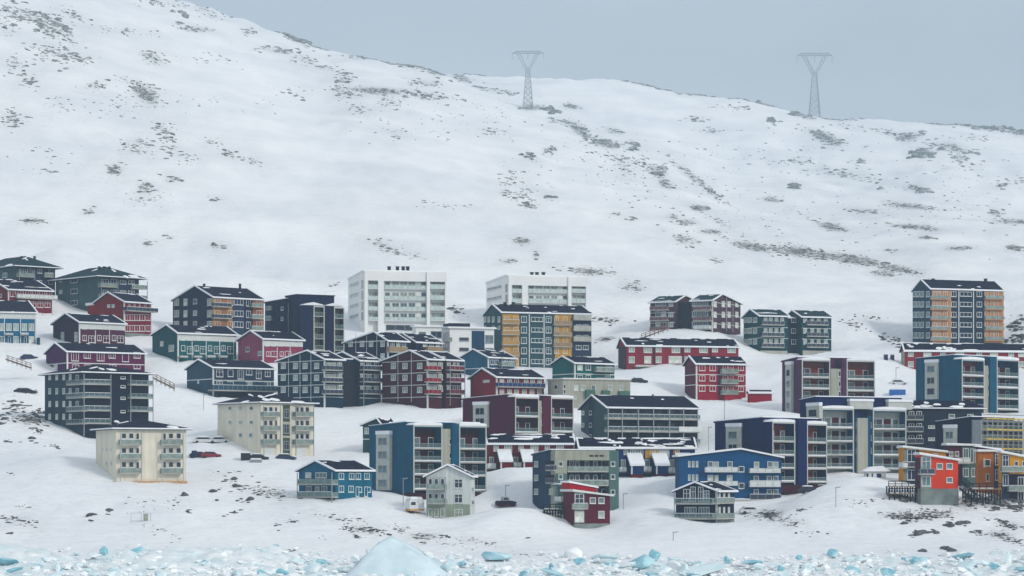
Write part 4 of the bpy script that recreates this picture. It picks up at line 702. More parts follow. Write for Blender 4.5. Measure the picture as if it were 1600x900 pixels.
# fit the ground to the feet of the houses and to surveyed spots of snow bank
for x, y, Y in [(20, 560, 730), (30, 600, 690), (30, 650, 645), (60, 720, 590), (300, 720, 615), (300, 690, 632), (100, 800, 553), (300, 800, 550), (260, 600, 700), (600, 720, 620), (640, 660, 655), (500, 680, 650), (540, 640, 690), (1040, 600, 715), (1020, 640, 690), (1190, 590, 735), (1200, 640, 665), (1140, 640, 675), (1400, 600, 715), (1390, 560, 745), (1050, 515, 800), (1240, 560, 760), (1330, 790, 545), (1330, 740, 572), (1250, 800, 545), (1000, 790, 556), (1010, 835, 530), (1090, 832, 527), (790, 790, 552), (800, 735, 592), (760, 800, 548), (700, 812, 546), (1600, 800, 548), (1520, 792, 552), (420, 800, 551), (430, 725, 606), (950, 470, 830), (1350, 480, 830), (350, 430, 860), (100, 380, 880), (480, 440, 860), (1030, 765, 580), (1180, 808, 546), (920, 840, 531), (620, 800, 550)]:
    CTRL.append(tuple(W(x, y, Y)))
C_ = np.array(CTRL)
def zgrid(X, Y):
    xc = 800+X*F/Y; fj = np.clip((xc-XC[0])/10.0, 0, len(XC)-1.001); j = fj.astype(int); tx = fj-j
    fi = np.interp(Y, YD, np.arange(len(YD))); i = np.clip(fi.astype(int), 0, len(YD)-2); ty = fi-i
    return (Z[j, i]*(1-tx)+Z[j+1, i]*tx)*(1-ty)+(Z[j, i+1]*(1-tx)+Z[j+1, i+1]*tx)*ty
def kern(dx, dy): return np.exp(-(dx/15.0)**2-(dy/20.0)**2)
K = kern(C_[:, None, 0]-C_[None, :, 0], C_[:, None, 1]-C_[None, :, 1])+np.eye(len(C_))*.12
wts = np.linalg.solve(K, C_[:, 2]-zgrid(C_[:, 0], C_[:, 1]))
for k in range(len(C_)):
    Z += wts[k]*kern(Xw-C_[k, 0], Yw-C_[k, 1])
# snow undulation: drifts near the houses, larger knolls on the open hill
amp = np.interp(YD, [440, 500, 540, 820, 1000, 1400, 2500], [0, .25, .6, .8, 1.8, 3.2, 5.5]); wl = np.interp(YD, [900, 2600], [1, 2.1])
for j in range(len(XC)):
    for i in range(len(YD)):
        p = Vector((Xw[j, i]/38/wl[i], YD[i]/52/wl[i], 0)); Z[j, i] += amp[i]*(mnoise.noise(p)+.5*mnoise.noise(p*2.3)+(.28 if YD[i] < 900 else .42)*mnoise.noise(p*5.1)+(.6*mnoise.noise(p*7.3)+.8*(.35-abs(mnoise.noise(Vector((p.x*6+9, p.y*11, 3))))) if YD[i] < 930 else .2*mnoise.noise(p*8.3)))
Zs = zgrid
rowg = HY-(Z-HC)*F/YD[None, :]                         # picture row of every ground sample
def hit(x, y, Ymin=480):
    fj = min(max((x-XC[0])/10.0, 0), len(XC)-1.01); j = int(fj); t = fj-j; r = rowg[j]*(1-t)+rowg[j+1]*t
    ok = np.nonzero((r <= y) & (YD >= Ymin))[0]
    if len(ok) == 0:
        m_ = np.where(YD < 3050, r, 1e9); i = int(m_.argmin())
        if m_[i]-y > 26: return None
        return Vector(((x-800)*YD[i]/F, YD[i], float(zgrid(np.array([(x-800)*YD[i]/F]), np.array([YD[i]]))[0])))
    i = ok[0]
    if i == 0: return None
    f = (r[i-1]-y)/max(1e-6, r[i-1]-r[i]); f = min(max(f, 0), 1); Y = YD[i-1]+(YD[i]-YD[i-1])*f; X = (x-800)*Y/F
    return Vector((X, Y, float(zgrid(np.array([X]), np.array([Y]))[0])))

# ------------------------------------------------------------------ rocks: where the picture shows bare outcrops (x, y, half width, half height, tilt, count, size px)
ZN = [(15, 25, 18, 24, 0, 26, 5), (45, 25, 30, 9, 12, 30, 5), (85, 45, 32, 14, 28, 50, 6), (85, 85, 38, 12, 15, 36, 5), (120, 92, 26, 7, 10, 16, 5), (25, 100, 20, 14, 0, 18, 4), (42, 128, 12, 10, 0, 10, 5), (16, 185, 16, 14, 20, 18, 5), (95, 165, 26, 12, 10, 12, 3), (150, 134, 18, 5, 0, 12, 4), (200, 125, 20, 6, 5, 10, 3), (226, 146, 22, 10, 40, 40, 5), (190, 165, 50, 20, 0, 26, 3), (258, 205, 16, 12, 30, 18, 5), (115, 24, 24, 6, 25, 14, 4), (200, 50, 45, 6, 5, 22, 3), (240, 90, 25, 7, 20, 22, 4), (285, 24, 10, 6, 0, 3, 11), (281, 39, 6, 3, 0, 2, 7), (310, 46, 30, 3, 3, 14, 4), (325, 18, 24, 6, 15, 14, 4), (250, 5, 45, 4, 5, 16, 4), (387, 50, 12, 4, 0, 6, 5),
      (462, 54, 22, 9, 32, 46, 7), (492, 68, 18, 5, 20, 14, 5), (432, 78, 26, 4, 5, 14, 5), (475, 93, 26, 7, 5, 20, 4), (505, 105, 16, 4, 0, 8, 4), (535, 122, 15, 9, 0, 16, 6), (540, 145, 26, 9, 10, 26, 4), (590, 142, 50, 4, 3, 34, 4), (660, 150, 42, 6, 5, 26, 5), (610, 160, 20, 8, 0, 16, 4), (560, 170, 18, 6, 0, 10, 4), (580, 82, 22, 4, 8, 14, 4), (640, 98, 34, 6, 12, 34, 5), (678, 108, 16, 8, 35, 20, 5), (560, 88, 26, 4, 5, 14, 4), (660, 130, 26, 5, 4, 16, 4), (720, 122, 16, 4, 15, 12, 4), (775, 142, 34, 4, 10, 16, 4), (739, 108, 18, 3, 0, 8, 4), (620, 210, 10, 7, 0, 6, 4), (765, 205, 22, 5, 0, 10, 4),
      (830, 168, 22, 3, 0, 14, 3), (860, 172, 7, 5, 0, 4, 9), (892, 166, 12, 3, 5, 8, 5), (875, 190, 22, 4, 10, 12, 4), (905, 203, 20, 6, 35, 24, 5), (945, 224, 22, 5, 12, 26, 6), (990, 228, 9, 6, 0, 8, 8), (960, 205, 14, 3, 10, 8, 4), (985, 255, 45, 12, 15, 40, 4), (1028, 268, 14, 9, 30, 20, 6), (1040, 288, 12, 6, 20, 12, 5), (1080, 275, 55, 5, 38, 34, 4), (1110, 300, 40, 5, 35, 18, 4), (980, 265, 4, 5, 0, 2, 7), (858, 234, 10, 4, -15, 7, 6), (828, 245, 10, 5, 10, 8, 6), (798, 280, 22, 12, 0, 16, 4), (815, 305, 26, 12, 10, 20, 4), (857, 308, 7, 3, 0, 4, 6), (790, 302, 5, 5, 0, 5, 4), (830, 322, 10, 4, 0, 6, 6), (965, 335, 8, 2, 0, 3, 5), (985, 341, 8, 3, 0, 4, 5), (1092, 325, 12, 3, 0, 10, 6), (1050, 338, 10, 3, -10, 6, 5), (1072, 348, 14, 3, 0, 9, 4), (1110, 362, 16, 2, 3, 8, 4), (1070, 374, 20, 6, 12, 18, 4), (1130, 350, 40, 4, 30, 16, 3),
      (1000, 127, 30, 3, 8, 22, 5), (1040, 132, 20, 3, 5, 10, 4), (1095, 146, 22, 3, 5, 10, 4), (1175, 150, 30, 3, 5, 18, 4), (1202, 156, 12, 4, 10, 12, 6), (1243, 177, 12, 5, 0, 4, 12), (1262, 183, 10, 3, 15, 6, 5), (1085, 185, 14, 4, 0, 8, 5), (1110, 205, 16, 4, 0, 8, 4), (1210, 190, 10, 5, 0, 5, 6), (1150, 168, 40, 4, 0, 14, 3), (1290, 215, 30, 8, 22, 38, 5), (1310, 182, 24, 3, 5, 10, 5), (1340, 200, 50, 4, 8, 18, 3), (1395, 210, 16, 4, 10, 10, 5), (1420, 214, 14, 6, 0, 16, 6), (1442, 240, 16, 9, 0, 22, 7), (1490, 232, 36, 5, 14, 26, 5), (1500, 248, 14, 7, 25, 14, 5), (1550, 196, 50, 6, 4, 50, 6), (1470, 192, 30, 3, 3, 14, 4), (1590, 206, 14, 4, 8, 14, 5), (1525, 215, 30, 4, 5, 10, 4), (1346, 252, 5, 4, 0, 3, 6), (1238, 293, 10, 4, 0, 4, 10), (1330, 275, 46, 6, 8, 30, 4), (1245, 252, 26, 4, 0, 12, 4), (1440, 298, 12, 3, 5, 5, 8), (1425, 293, 14, 3, 8, 8, 4), (1376, 294, 4, 2, 0, 2, 6), (1564, 291, 9, 4, 0, 5, 6), (1555, 333, 10, 3, 0, 7, 5), (1580, 346, 30, 4, 0, 18, 4), (1590, 282, 20, 6, 0, 9, 4), (1420, 322, 42, 3, 6, 22, 4), (1350, 330, 26, 3, 5, 12, 4), (1205, 312, 14, 3, 5, 9, 4), (1300, 355, 24, 4, 12, 22, 4), (1430, 355, 42, 2, 5, 20, 4), (1445, 371, 10, 2, 5, 5, 5), (1500, 388, 22, 1, -3, 10, 3), (1583, 387, 12, 3, 5, 10, 6), (1175, 385, 32, 5, 10, 44, 4), (1250, 394, 52, 7, 9, 84, 4), (1330, 405, 55, 6, 9, 70, 4), (1400, 420, 42, 4, 10, 34, 4), (1380, 428, 18, 2, 8, 10, 4), (1120, 408, 10, 4, 10, 6, 4), (1395, 392, 10, 2, 0, 4, 5),
      (920, 424, 32, 4, 3, 24, 4), (990, 450, 18, 7, 12, 16, 4), (600, 384, 28, 6, 25, 20, 4), (815, 377, 14, 3, 3, 10, 5), (795, 408, 12, 2, -5, 6, 4), (838, 400, 4, 7, 0, 5, 4), (640, 398, 28, 3, 10, 10, 3), (690, 320, 46, 4, 6, 12, 3), (50, 346, 14, 2, 0, 9, 5), (138, 331, 8, 4, -20, 6, 5), (232, 380, 7, 2, 0, 4, 5), (336, 384, 12, 2, 3, 6, 5), (265, 372, 6, 2, 0, 3, 4), (262, 230, 18, 10, 35, 12, 5), (210, 232, 20, 8, 20, 12, 4), (180, 265, 12, 7, 0, 14, 5), (228, 292, 10, 7, 0, 12, 5), (272, 280, 14, 3, 15, 7, 5), (218, 222, 14, 6, 0, 9, 5), (355, 240, 12, 5, 20, 8, 5), (396, 252, 12, 5, 15, 8, 4), (340, 222, 16, 4, 0, 6, 4), (70, 250, 60, 26, 0, 12, 4), (225, 310, 40, 10, 0, 14, 3), (290, 250, 14, 8, 10, 7, 4), (335, 312, 8, 4, 0, 3, 5), (330, 90, 60, 10, 0, 10, 4), (350, 160, 80, 14, 0, 14, 3), (460, 150, 30, 10, 0, 7, 4), (1010, 300, 70, 30, 0, 30, 3), (700, 190, 120, 30, 0, 40, 3), (1200, 240, 180, 40, 0, 60, 3), (1500, 300, 100, 50, 0, 50, 3), (1250, 340, 180, 40, 5, 50, 3), (900, 260, 120, 40, 0, 40, 3),
      (715, 484, 14, 6, 20, 10, 5), (950, 500, 22, 4, 3, 14, 5), (945, 530, 16, 2, -5, 8, 4), (1330, 505, 22, 7, 12, 14, 4), (1390, 530, 22, 7, 20, 16, 5), (1355, 495, 28, 2, 5, 6, 4), (1590, 505, 14, 14, 0, 24, 6), (1585, 530, 18, 8, 0, 16, 7), (520, 445, 8, 3, 0, 3, 4),
      (30, 640, 26, 12, 0, 24, 6), (45, 655, 22, 8, 5, 34, 6), (62, 650, 9, 12, 0, 20, 6), (8, 655, 9, 5, 10, 10, 7), (18, 632, 7, 8, 0, 6, 7), (22, 690, 12, 3, 0, 5, 7), (53, 691, 6, 3, 0, 2, 12), (84, 697, 10, 3, 0, 5, 8), (57, 672, 9, 3, 0, 6, 5), (45, 613, 12, 2, 3, 7, 6), (12, 740, 12, 2, 0, 2, 7), (40, 815, 22, 6, 5, 16, 6), (15, 810, 14, 4, 0, 8, 5), (18, 833, 4, 2, 0, 2, 9), (38, 790, 14, 4, 0, 7, 4), (140, 806, 5, 2, 0, 2, 10), (141, 813, 4, 2, 0, 2, 5), (170, 802, 5, 2, 0, 2, 7), (60, 858, 8, 2, 0, 4, 5), (95, 860, 5, 2, 0, 2, 6), (285, 774, 5, 3, 0, 2, 13), (277, 783, 4, 4, 0, 3, 5), (370, 757, 18, 6, 25, 9, 8), (338, 766, 7, 3, 0, 2, 10), (340, 780, 4, 2, 0, 2, 8), (420, 770, 34, 8, 8, 34, 5), (380, 782, 12, 4, 0, 5, 8), (360, 745, 30, 10, 10, 10, 5), (292, 800, 6, 1, 10, 3, 6), (365, 800, 14, 2, -15, 6, 5), (240, 790, 40, 10, 0, 10, 4), (432, 820, 5, 5, 0, 3, 8), (460, 815, 12, 2, 0, 6, 5), (505, 840, 4, 2, 0, 2, 8), (460, 862, 10, 1, 5, 4, 7), (250, 828, 30, 10, 20, 10, 3), (545, 827, 14, 3, 8, 12, 5), (570, 827, 22, 3, 12, 16, 5), (595, 832, 10, 3, 18, 9, 6), (625, 827, 14, 4, 14, 18, 4), (560, 838, 12, 2, 12, 5, 6), (530, 810, 40, 4, 8, 16, 4), (660, 838, 24, 3, 5, 16, 4), (695, 838, 8, 2, 5, 7, 5), (740, 845, 40, 4, 10, 16, 4), (662, 850, 5, 2, 10, 2, 6), (790, 866, 40, 3, 0, 10, 4), (700, 850, 50, 5, 8, 12, 3), (826, 841, 5, 2, 0, 1, 11),
      (1205, 803, 20, 5, 0, 26, 5), (1203, 805, 7, 4, 0, 4, 10), (1225, 815, 32, 4, 12, 20, 4), (1262, 835, 20, 6, 5, 5, 4), (1258, 795, 14, 1, -5, 7, 4), (1248, 797, 4, 1, 0, 3, 4), (1340, 790, 14, 2, -10, 6, 4), (1250, 798, 5, 2, 0, 2, 6), (1210, 808, 40, 8, 5, 10, 3),
      (1405, 805, 26, 4, 0, 22, 5), (1430, 809, 20, 4, 0, 24, 6), (1460, 804, 26, 5, 0, 28, 5), (1450, 800, 40, 6, 0, 26, 4), (1411, 818, 4, 5, 0, 3, 8), (1433, 834, 11, 4, -18, 8, 10), (1458, 829, 5, 5, -30, 5, 7), (1482, 818, 6, 4, 0, 5, 9), (1505, 818, 9, 3, 10, 8, 8), (1443, 860, 4, 2, 0, 2, 9), (1480, 858, 7, 2, 10, 3, 10), (1530, 833, 14, 3, 5, 12, 6), (1565, 838, 22, 4, 14, 22, 5), (1590, 846, 14, 4, 18, 14, 5), (1580, 822, 20, 4, 10, 14, 6), (1560, 812, 14, 2, 10, 6, 6), (1535, 782, 26, 6, 5, 34, 8), (1565, 780, 22, 9, 0, 46, 9), (1592, 785, 10, 8, 0, 20, 9), (1520, 776, 16, 3, 10, 14, 7), (1510, 790, 30, 3, 3, 14, 6), (1590, 795, 14, 3, 0, 8, 8), (1418, 782, 6, 2, 0, 2, 11), (1350, 782, 20, 3, 0, 6, 4), (1180, 798, 5, 1, 0, 2, 5), (1237, 806, 5, 2, 0, 2, 4), (1170, 805, 8, 1, 0, 3, 4)]
def rock_shape(sd, flat):
    r = random.Random(sd); bm = bmesh.new(); bmesh.ops.create_icosphere(bm, subdivisions=2 if sd < 8 else 1, radius=1)
    ax = [Vector((r.uniform(-1, 1), r.uniform(-1, 1), r.uniform(-.3, 1))).normalized() for _ in range(7)]; ds = [r.uniform(.55, .85) for _ in ax]
    for v in bm.verts:
        c = v.co.copy()
        for a, d in zip(ax, ds):
            q = c.dot(a)
            if q > d: c -= a*(q-d)
        c += Vector((r.uniform(-.07, .07),)*3); v.co = Vector((c.x*1.25, c.y, c.z*flat))
    vs = np.array([v.co[:] for v in bm.verts]); fs = [[v.index for v in f.verts] for f in bm.faces]; bm.free(); return vs, fs
SH = [rock_shape(i, .5+.06*(i % 5)) for i in range(12)]
rocks = []; scour_pts = []
for (x, y, rx, ry, tl, n, sz) in ZN:
    t = math.radians(tl)
    scour_pts.append((x, y, rx, ry, t, n))
    for i in range(int(n*(2.8 if y < 470 else 1.9))):
        a = R_.uniform(0, 6.283); rr = R_.random()**.6*(1.0 if R_.random() < .6 else R_.uniform(1, 2.1)); p = rx*rr*math.cos(a); q = ry*rr*math.sin(a)+R_.gauss(0, 1.2)
        px, py = x+p*math.cos(t)-q*math.sin(t), y+p*math.sin(t)+q*math.cos(t)
        h = hit(px, py, 500)
        if h is None: continue
        s = min(sz*R_.lognormvariate(-.05, .45 if py > 560 else .55)*(.82 if py > 560 else 1.0), sz*(1.6 if py > 560 else 2.0), 15)
        rocks.append((h, s*.5*h.y/F*1.0, s, px, py))
rocks.sort(key=lambda r: -r[2])
RM = [[None, None] for _ in SH]
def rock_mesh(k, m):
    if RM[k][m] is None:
        me = bpy.data.meshes.new('boulder'); me.from_pydata(SH[k][0].tolist(), [], SH[k][1]); me.materials.append([ROCK, ROCK_HAZED][m]); RM[k][m] = me
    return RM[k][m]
LMR = [(30, 30, 'at the top left corner of the picture'), (100, 90, 'in the outcrop near the top left corner'), (215, 145, 'in the second outcrop from the left edge'), (285, 25, 'on the left skyline'), (30, 180, 'at the left edge below the corner'), (240, 240, 'on the slope above the grey green block'), (150, 330, 'high above the red gabled house'), (380, 250, 'high above the navy and orange block'), (470, 60, 'in the big crag on the left skyline'), (540, 130, 'under the big crag of the skyline'), (660, 110, 'along the skyline left of the left pylon'), (640, 155, 'in the scree left of the left pylon'), (770, 145, 'just left of the left pylon foot'), (870, 180, 'just right of the left pylon foot'), (960, 225, 'down the spur right of the left pylon'), (1030, 275, 'at the lower end of the spur'), (815, 295, 'on the slope above the right white tower'), (1080, 340, 'in the hollow above the faded brown block'), (1020, 130, 'on the far skyline between the pylons'), (1210, 160, 'on the skyline left of the right pylon'), (1245, 180, 'at the foot of the right pylon'), (1290, 215, 'in the outcrop under the right pylon'), (1430, 230, 'in the outcrop near the right skyline'), (1550, 200, 'on the skyline at the right edge'), (1240, 293, 'alone on the snow below the right pylon'), (1440, 300, 'on the snow under the right outcrop'), (1560, 320, 'at the right edge of the hillside'), (1220, 390, 'at the left end of the stony streak'), (1340, 405, 'in the stony streak by the slate tower'), (1400, 355, 'above the long stony streak'), (930, 425, 'right of the roof of the right white tower'), (600, 390, 'above the left white tower'), (60, 346, 'above the roofs at the left edge'), (290, 382, 'just above the navy and orange roof'), (720, 490, 'between the two white towers'), (1340, 515, 'left of the tall slate blue block'), (1590, 515, 'right of the tall slate blue block'), (40, 650, 'in the outcrop by the dark grey block'), (50, 692, 'on the snow below the left outcrop'), (40, 815, 'on the shore snow at the left edge'), (150, 808, 'on the shore left of the metal frame'), (285, 775, 'right of the cream block on orange footings'), (370, 760, 'between the orange footings and the stilted house'), (430, 775, 'just left of the teal blue stilted house'), (470, 830, 'on the shore below the stilted house'), (570, 828, 'in stones left of the ice pyramid'), (660, 838, 'in stones right of the ice pyramid'), (760, 855, 'at the ice edge by the grey house'), (826, 841, 'alone left of the claret house'), (1205, 808, 'in the outcrop below the azure house'), (1255, 797, 'on the snow right of the azure house'), (1420, 806, 'below the orange red cube house'), (1434, 834, 'in the dark ledge at the right shore'), (1480, 820, 'right of the dark shore ledge'), (1465, 859, 'close to the ice edge at the right'), (1522, 782, 'in rubble beside the dark stairs'), (1552, 779, 'in the rubble below the ochre house'), (1590, 785, 'in rubble below the yellow house'), (1570, 835, 'on the shore near the right edge')]
def zone_of(px, py, s):
    l = min(LMR, key=lambda q: (q[0]-px)**2+2*(q[1]-py)**2)[2]
    sz = 'large' if s > 10 else ('middling' if s > 7.5 else 'small'); c = 'grey' if py < 470 else 'dark'
    return '%s %s rock %s' % (sz, c, l), 'rocks '+l
NB = 270
for i, (h, r, s, px, py) in enumerate(rocks[:NB]):
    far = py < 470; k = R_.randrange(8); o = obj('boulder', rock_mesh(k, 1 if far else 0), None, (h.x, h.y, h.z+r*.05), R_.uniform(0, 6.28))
    o.scale = (r*R_.uniform(.9, 1.5), r*R_.uniform(.8, 1.2), r*R_.uniform(.75, 1.25)); l, g = zone_of(px, py, s); tag(o, l, 'rock', g)
sv, sf, base, mi = [], [], 0, []
for (h, r, s, px, py) in rocks[NB:]:
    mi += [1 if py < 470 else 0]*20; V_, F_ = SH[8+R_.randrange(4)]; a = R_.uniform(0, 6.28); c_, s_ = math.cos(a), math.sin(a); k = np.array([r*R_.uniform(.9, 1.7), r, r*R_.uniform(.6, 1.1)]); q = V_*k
    q = np.stack([q[:, 0]*c_-q[:, 1]*s_+h.x, q[:, 0]*s_+q[:, 1]*c_+h.y, q[:, 2]+h.z], 1); sv.append(q); sf += [[base+i for i in f] for f in F_]; base += len(q)
me = bpy.data.meshes.new('rock_scatter'); me.from_pydata(np.concatenate(sv).tolist(), [], sf); me.materials.append(ROCK); me.materials.append(ROCK_HAZED)
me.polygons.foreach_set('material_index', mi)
o = obj('rock_scatter', me); o['kind'] = 'stuff'; o['label'] = 'small stones showing through the snow on the slopes'

# the ground sheet itself, with the share of wind-swept bare ground stored per vertex
bare = np.zeros(Z.shape)
GX = XC[:, None]*np.ones_like(Z)
for (x, y, rx, ry, t, n) in scour_pts:
    if y > 600 and rx < 20: continue
    dx = GX-x; dy = rowg-y; c_, s_ = math.cos(t), math.sin(t); p = (dx*c_+dy*s_)/(rx*1.25+6); q = (-dx*s_+dy*c_)/(ry*1.3+4)
    dens = min(1.0, n*20/(rx*ry*3.14+60)); bare = np.maximum(bare, np.maximum(dens*np.exp(-(p*p+q*q)), (.42 if y < 470 else .25)*min(1, dens*2)*np.exp(-(p*p+q*q)/4.5)))
bare[:, YD < 500] = 0
nx, ny = Z.shape
verts = np.stack([Xw, Yw, Z], 2).reshape(-1, 3); idx = np.arange(nx*ny).reshape(nx, ny)
faces = np.stack([idx[:-1, :-1], idx[1:, :-1], idx[1:, 1:], idx[:-1, 1:]], 2).reshape(-1, 4)
me = bpy.data.meshes.new('snow_hillside'); me.from_pydata(verts.tolist(), [], faces.tolist()); me.update()
at = me.attributes.new('bare_ground', 'FLOAT', 'POINT'); at.data.foreach_set('value', bare.reshape(-1).astype(np.float32))
me.polygons.foreach_set('use_smooth', [True]*len(me.polygons))
GM = bpy.data.materials.new('wind_swept_snow'); GM.use_nodes = True; t = GM.node_tree; n = t.nodes; p = n['Principled BSDF']; p.inputs['Roughness'].default_value = .75; p.inputs['Specular IOR Level'].default_value = .2
def nn(ty, **k):
    q = n.new(ty)
    for a, v in k.items(): setattr(q, a, v)
    return q
co = nn('ShaderNodeTexCoord'); att = nn('ShaderNodeAttribute', attribute_name='bare_ground')
mpg = nn('ShaderNodeMapping'); mpg.inputs['Scale'].default_value = (.6, .6, 2.2); t.links.new(co.outputs['Object'], mpg.inputs[0])
n1 = nn('ShaderNodeTexNoise'); n1.inputs['Scale'].default_value = 1.0; n1.inputs['Detail'].default_value = 9; n1.inputs['Roughness'].default_value = .68; t.links.new(mpg.outputs[0], n1.inputs[0])
thr = nn('ShaderNodeMath', operation='MULTIPLY_ADD'); t.links.new(att.outputs['Fac'], thr.inputs[0]); thr.inputs[1].default_value = .35; t.links.new(n1.outputs[0], thr.inputs[2])
mr = nn('ShaderNodeMapRange'); mr.inputs[1].default_value = .76; mr.inputs[2].default_value = .86; t.links.new(thr.outputs[0], mr.inputs[0])
n2 = nn('ShaderNodeTexNoise'); n2.inputs['Scale'].default_value = .012; n2.inputs['Detail'].default_value = 8; n2.inputs['Roughness'].default_value = .6; mp2 = nn('ShaderNodeMapping'); mp2.inputs['Scale'].default_value = (1, .6, 2.5); t.links.new(co.outputs['Object'], mp2.inputs[0]); t.links.new(mp2.outputs[0], n2.inputs[0])
sn = nn('ShaderNodeMix', data_type='RGBA'); sn.inputs[6].default_value = (.73, .76, .81, 1); sn.inputs[7].default_value = (.86, .875, .90, 1)
mr2 = nn('ShaderNodeMapRange'); mr2.inputs[1].default_value = .35; mr2.inputs[2].default_value = .62; t.links.new(n2.outputs[0], mr2.inputs[0]); t.links.new(mr2.outputs[0], sn.inputs[0])
# thin dusting over grass: a faint tint around the outcrops
dst = nn('ShaderNodeMix', data_type='RGBA'); dst.inputs[7].default_value = (.40, .39, .39, 1); dm = nn('ShaderNodeMapRange'); dm.inputs[1].default_value = .5; dm.inputs[2].default_value = .95; dm.inputs[4].default_value = .5; t.links.new(thr.outputs[0], dm.inputs[0]); t.links.new(dm.outputs[0], dst.inputs[0]); t.links.new(sn.outputs[2], dst.inputs[6])
rk = nn('ShaderNodeMix', data_type='RGBA'); rk.inputs[7].default_value = (.075, .075, .072, 1); t.links.new(mr.outputs[0], rk.inputs[0]); t.links.new(dst.outputs[2], rk.inputs[6]); t.links.new(rk.outputs[2], p.inputs['Base Color'])
bp = nn('ShaderNodeBump'); bp.inputs['Strength'].default_value = .7; bp.inputs['Distance'].default_value = .9
n3 = nn('ShaderNodeTexNoise'); n3.inputs['Scale'].default_value = .25; n3.inputs['Detail'].default_value = 7; mp3 = nn('ShaderNodeMapping'); mp3.inputs['Scale'].default_value = (.5, 1, 1); t.links.new(co.outputs['Object'], mp3.inputs[0]); t.links.new(mp3.outputs[0], n3.inputs[0]); t.links.new(n3.outputs[0], bp.inputs['Height']); t.links.new(bp.outputs[0], p.inputs['Normal'])
me.materials.append(GM); g = obj('ground', me); g['kind'] = 'structure'
# frozen sea in front, reaching past the camera and to both sides
ICEM = mat('sea_ice', (.66, .74, .78), rough=.6, var=.12, scale=.08, bump=.3)
me = MB(); me.v = [(-2600, -1500, -.35), (2600, -1500, -.35), (2600, 520, -.35), (-2600, 520, -.35)]; me.f = [(0, 1, 2, 3)]
o = obj('sea_ice', me.mesh('sea_ice', ICEM, False)); o['kind'] = 'structure'
me = MB(); me.v = [(-2600, 430, -3.2), (2600, 430, -3.2), (2600, 3690, -3.2), (-2600, 3690, -3.2)]; me.f = [(0, 1, 2, 3)]
o = obj('seabed', me.mesh('seabed', ROCK, False)); o['kind'] = 'structure'

# ------------------------------------------------------------------ the pressed-up shore ice
def ice_mat(name, c, c2, tr=.0, sc=.5):
    m = mat(name, c, rough=.35, var=.06, scale=sc, c2=c2, bump=.25)
    m.node_tree.nodes['Principled BSDF'].inputs['Subsurface Weight'].default_value = tr; m.node_tree.nodes['Principled BSDF'].inputs['Subsurface Radius'].default_value = (.3, .8, 1.0); return m
IW = ice_mat('snowy_ice', (.78, .83, .86), (.91, .92, .93), 0, .35); IP = ice_mat('pale_blue_ice', (.55, .74, .80), (.82, .89, .91), 0, .4); IT = ice_mat('turquoise_ice', (.15, .46, .57), (.52, .75, .81), 0, .45); IL = ice_mat('smooth_pale_ice', (.58, .73, .79), (.68, .80, .85), 0, .25)
def ice_shape(sd):
    r = random.Random(sd+100); bm = bmesh.new()
    for i in range(15):
        v = Vector((r.gauss(0, 1), r.gauss(0, 1), r.gauss(0, 1))).normalized(); bm.verts.new((v.x*r.uniform(.7, 1.1), v.y*r.uniform(.7, 1.1), v.z*r.uniform(.6, 1.1)))
    h = bmesh.ops.convex_hull(bm, input=bm.verts); bmesh.ops.delete(bm, geom=[e for e in h['geom_interior'] if isinstance(e, bmesh.types.BMVert)], context='VERTS'); bmesh.ops.recalc_face_normals(bm, faces=bm.faces)
    bmesh.ops.bevel(bm, geom=bm.edges[:], offset=.06, segments=1, affect='EDGES', clamp_overlap=True); bm.verts.index_update(); vs = np.array([v.co[:] for v in bm.verts]); fs = [[v.index for v in f.verts] for f in bm.faces]; bm.free(); return vs, fs
IS = [ice_shape(i) for i in range(12)]; IMC = {}
def ice_mesh(k, m):
    if (k, m.name) not in IMC:
        me = bpy.data.meshes.new('ice_block'); me.from_pydata(IS[k][0].tolist(), [], IS[k][1]); me.materials.append(m); IMC[(k, m.name)] = me
    return IMC[(k, m.name)]
def ice(x, y, wpx, hpx, m, label, group=None, Y=None, name='ice_block', k=None):
    Y = Y or max(462, min(515, HC*F/(max(y, 700)-HY+.01))) if Y is None else Y
    p = W(x, y, Y); s = Y/F; o = obj(name, ice_mesh(R_.randrange(12) if k is None else k, m), None, (p.x, p.y, p.z), R_.uniform(0, 6.28)); a = wpx*s/2; o.scale = (a*R_.uniform(.9, 1.15), a*R_.uniform(.7, 1.1), hpx*s/2*1.1); o.rotation_euler = (R_.uniform(-.25, .25), R_.uniform(-.25, .25), o.rotation_euler.z); return tag(o, label, 'ice block', group)
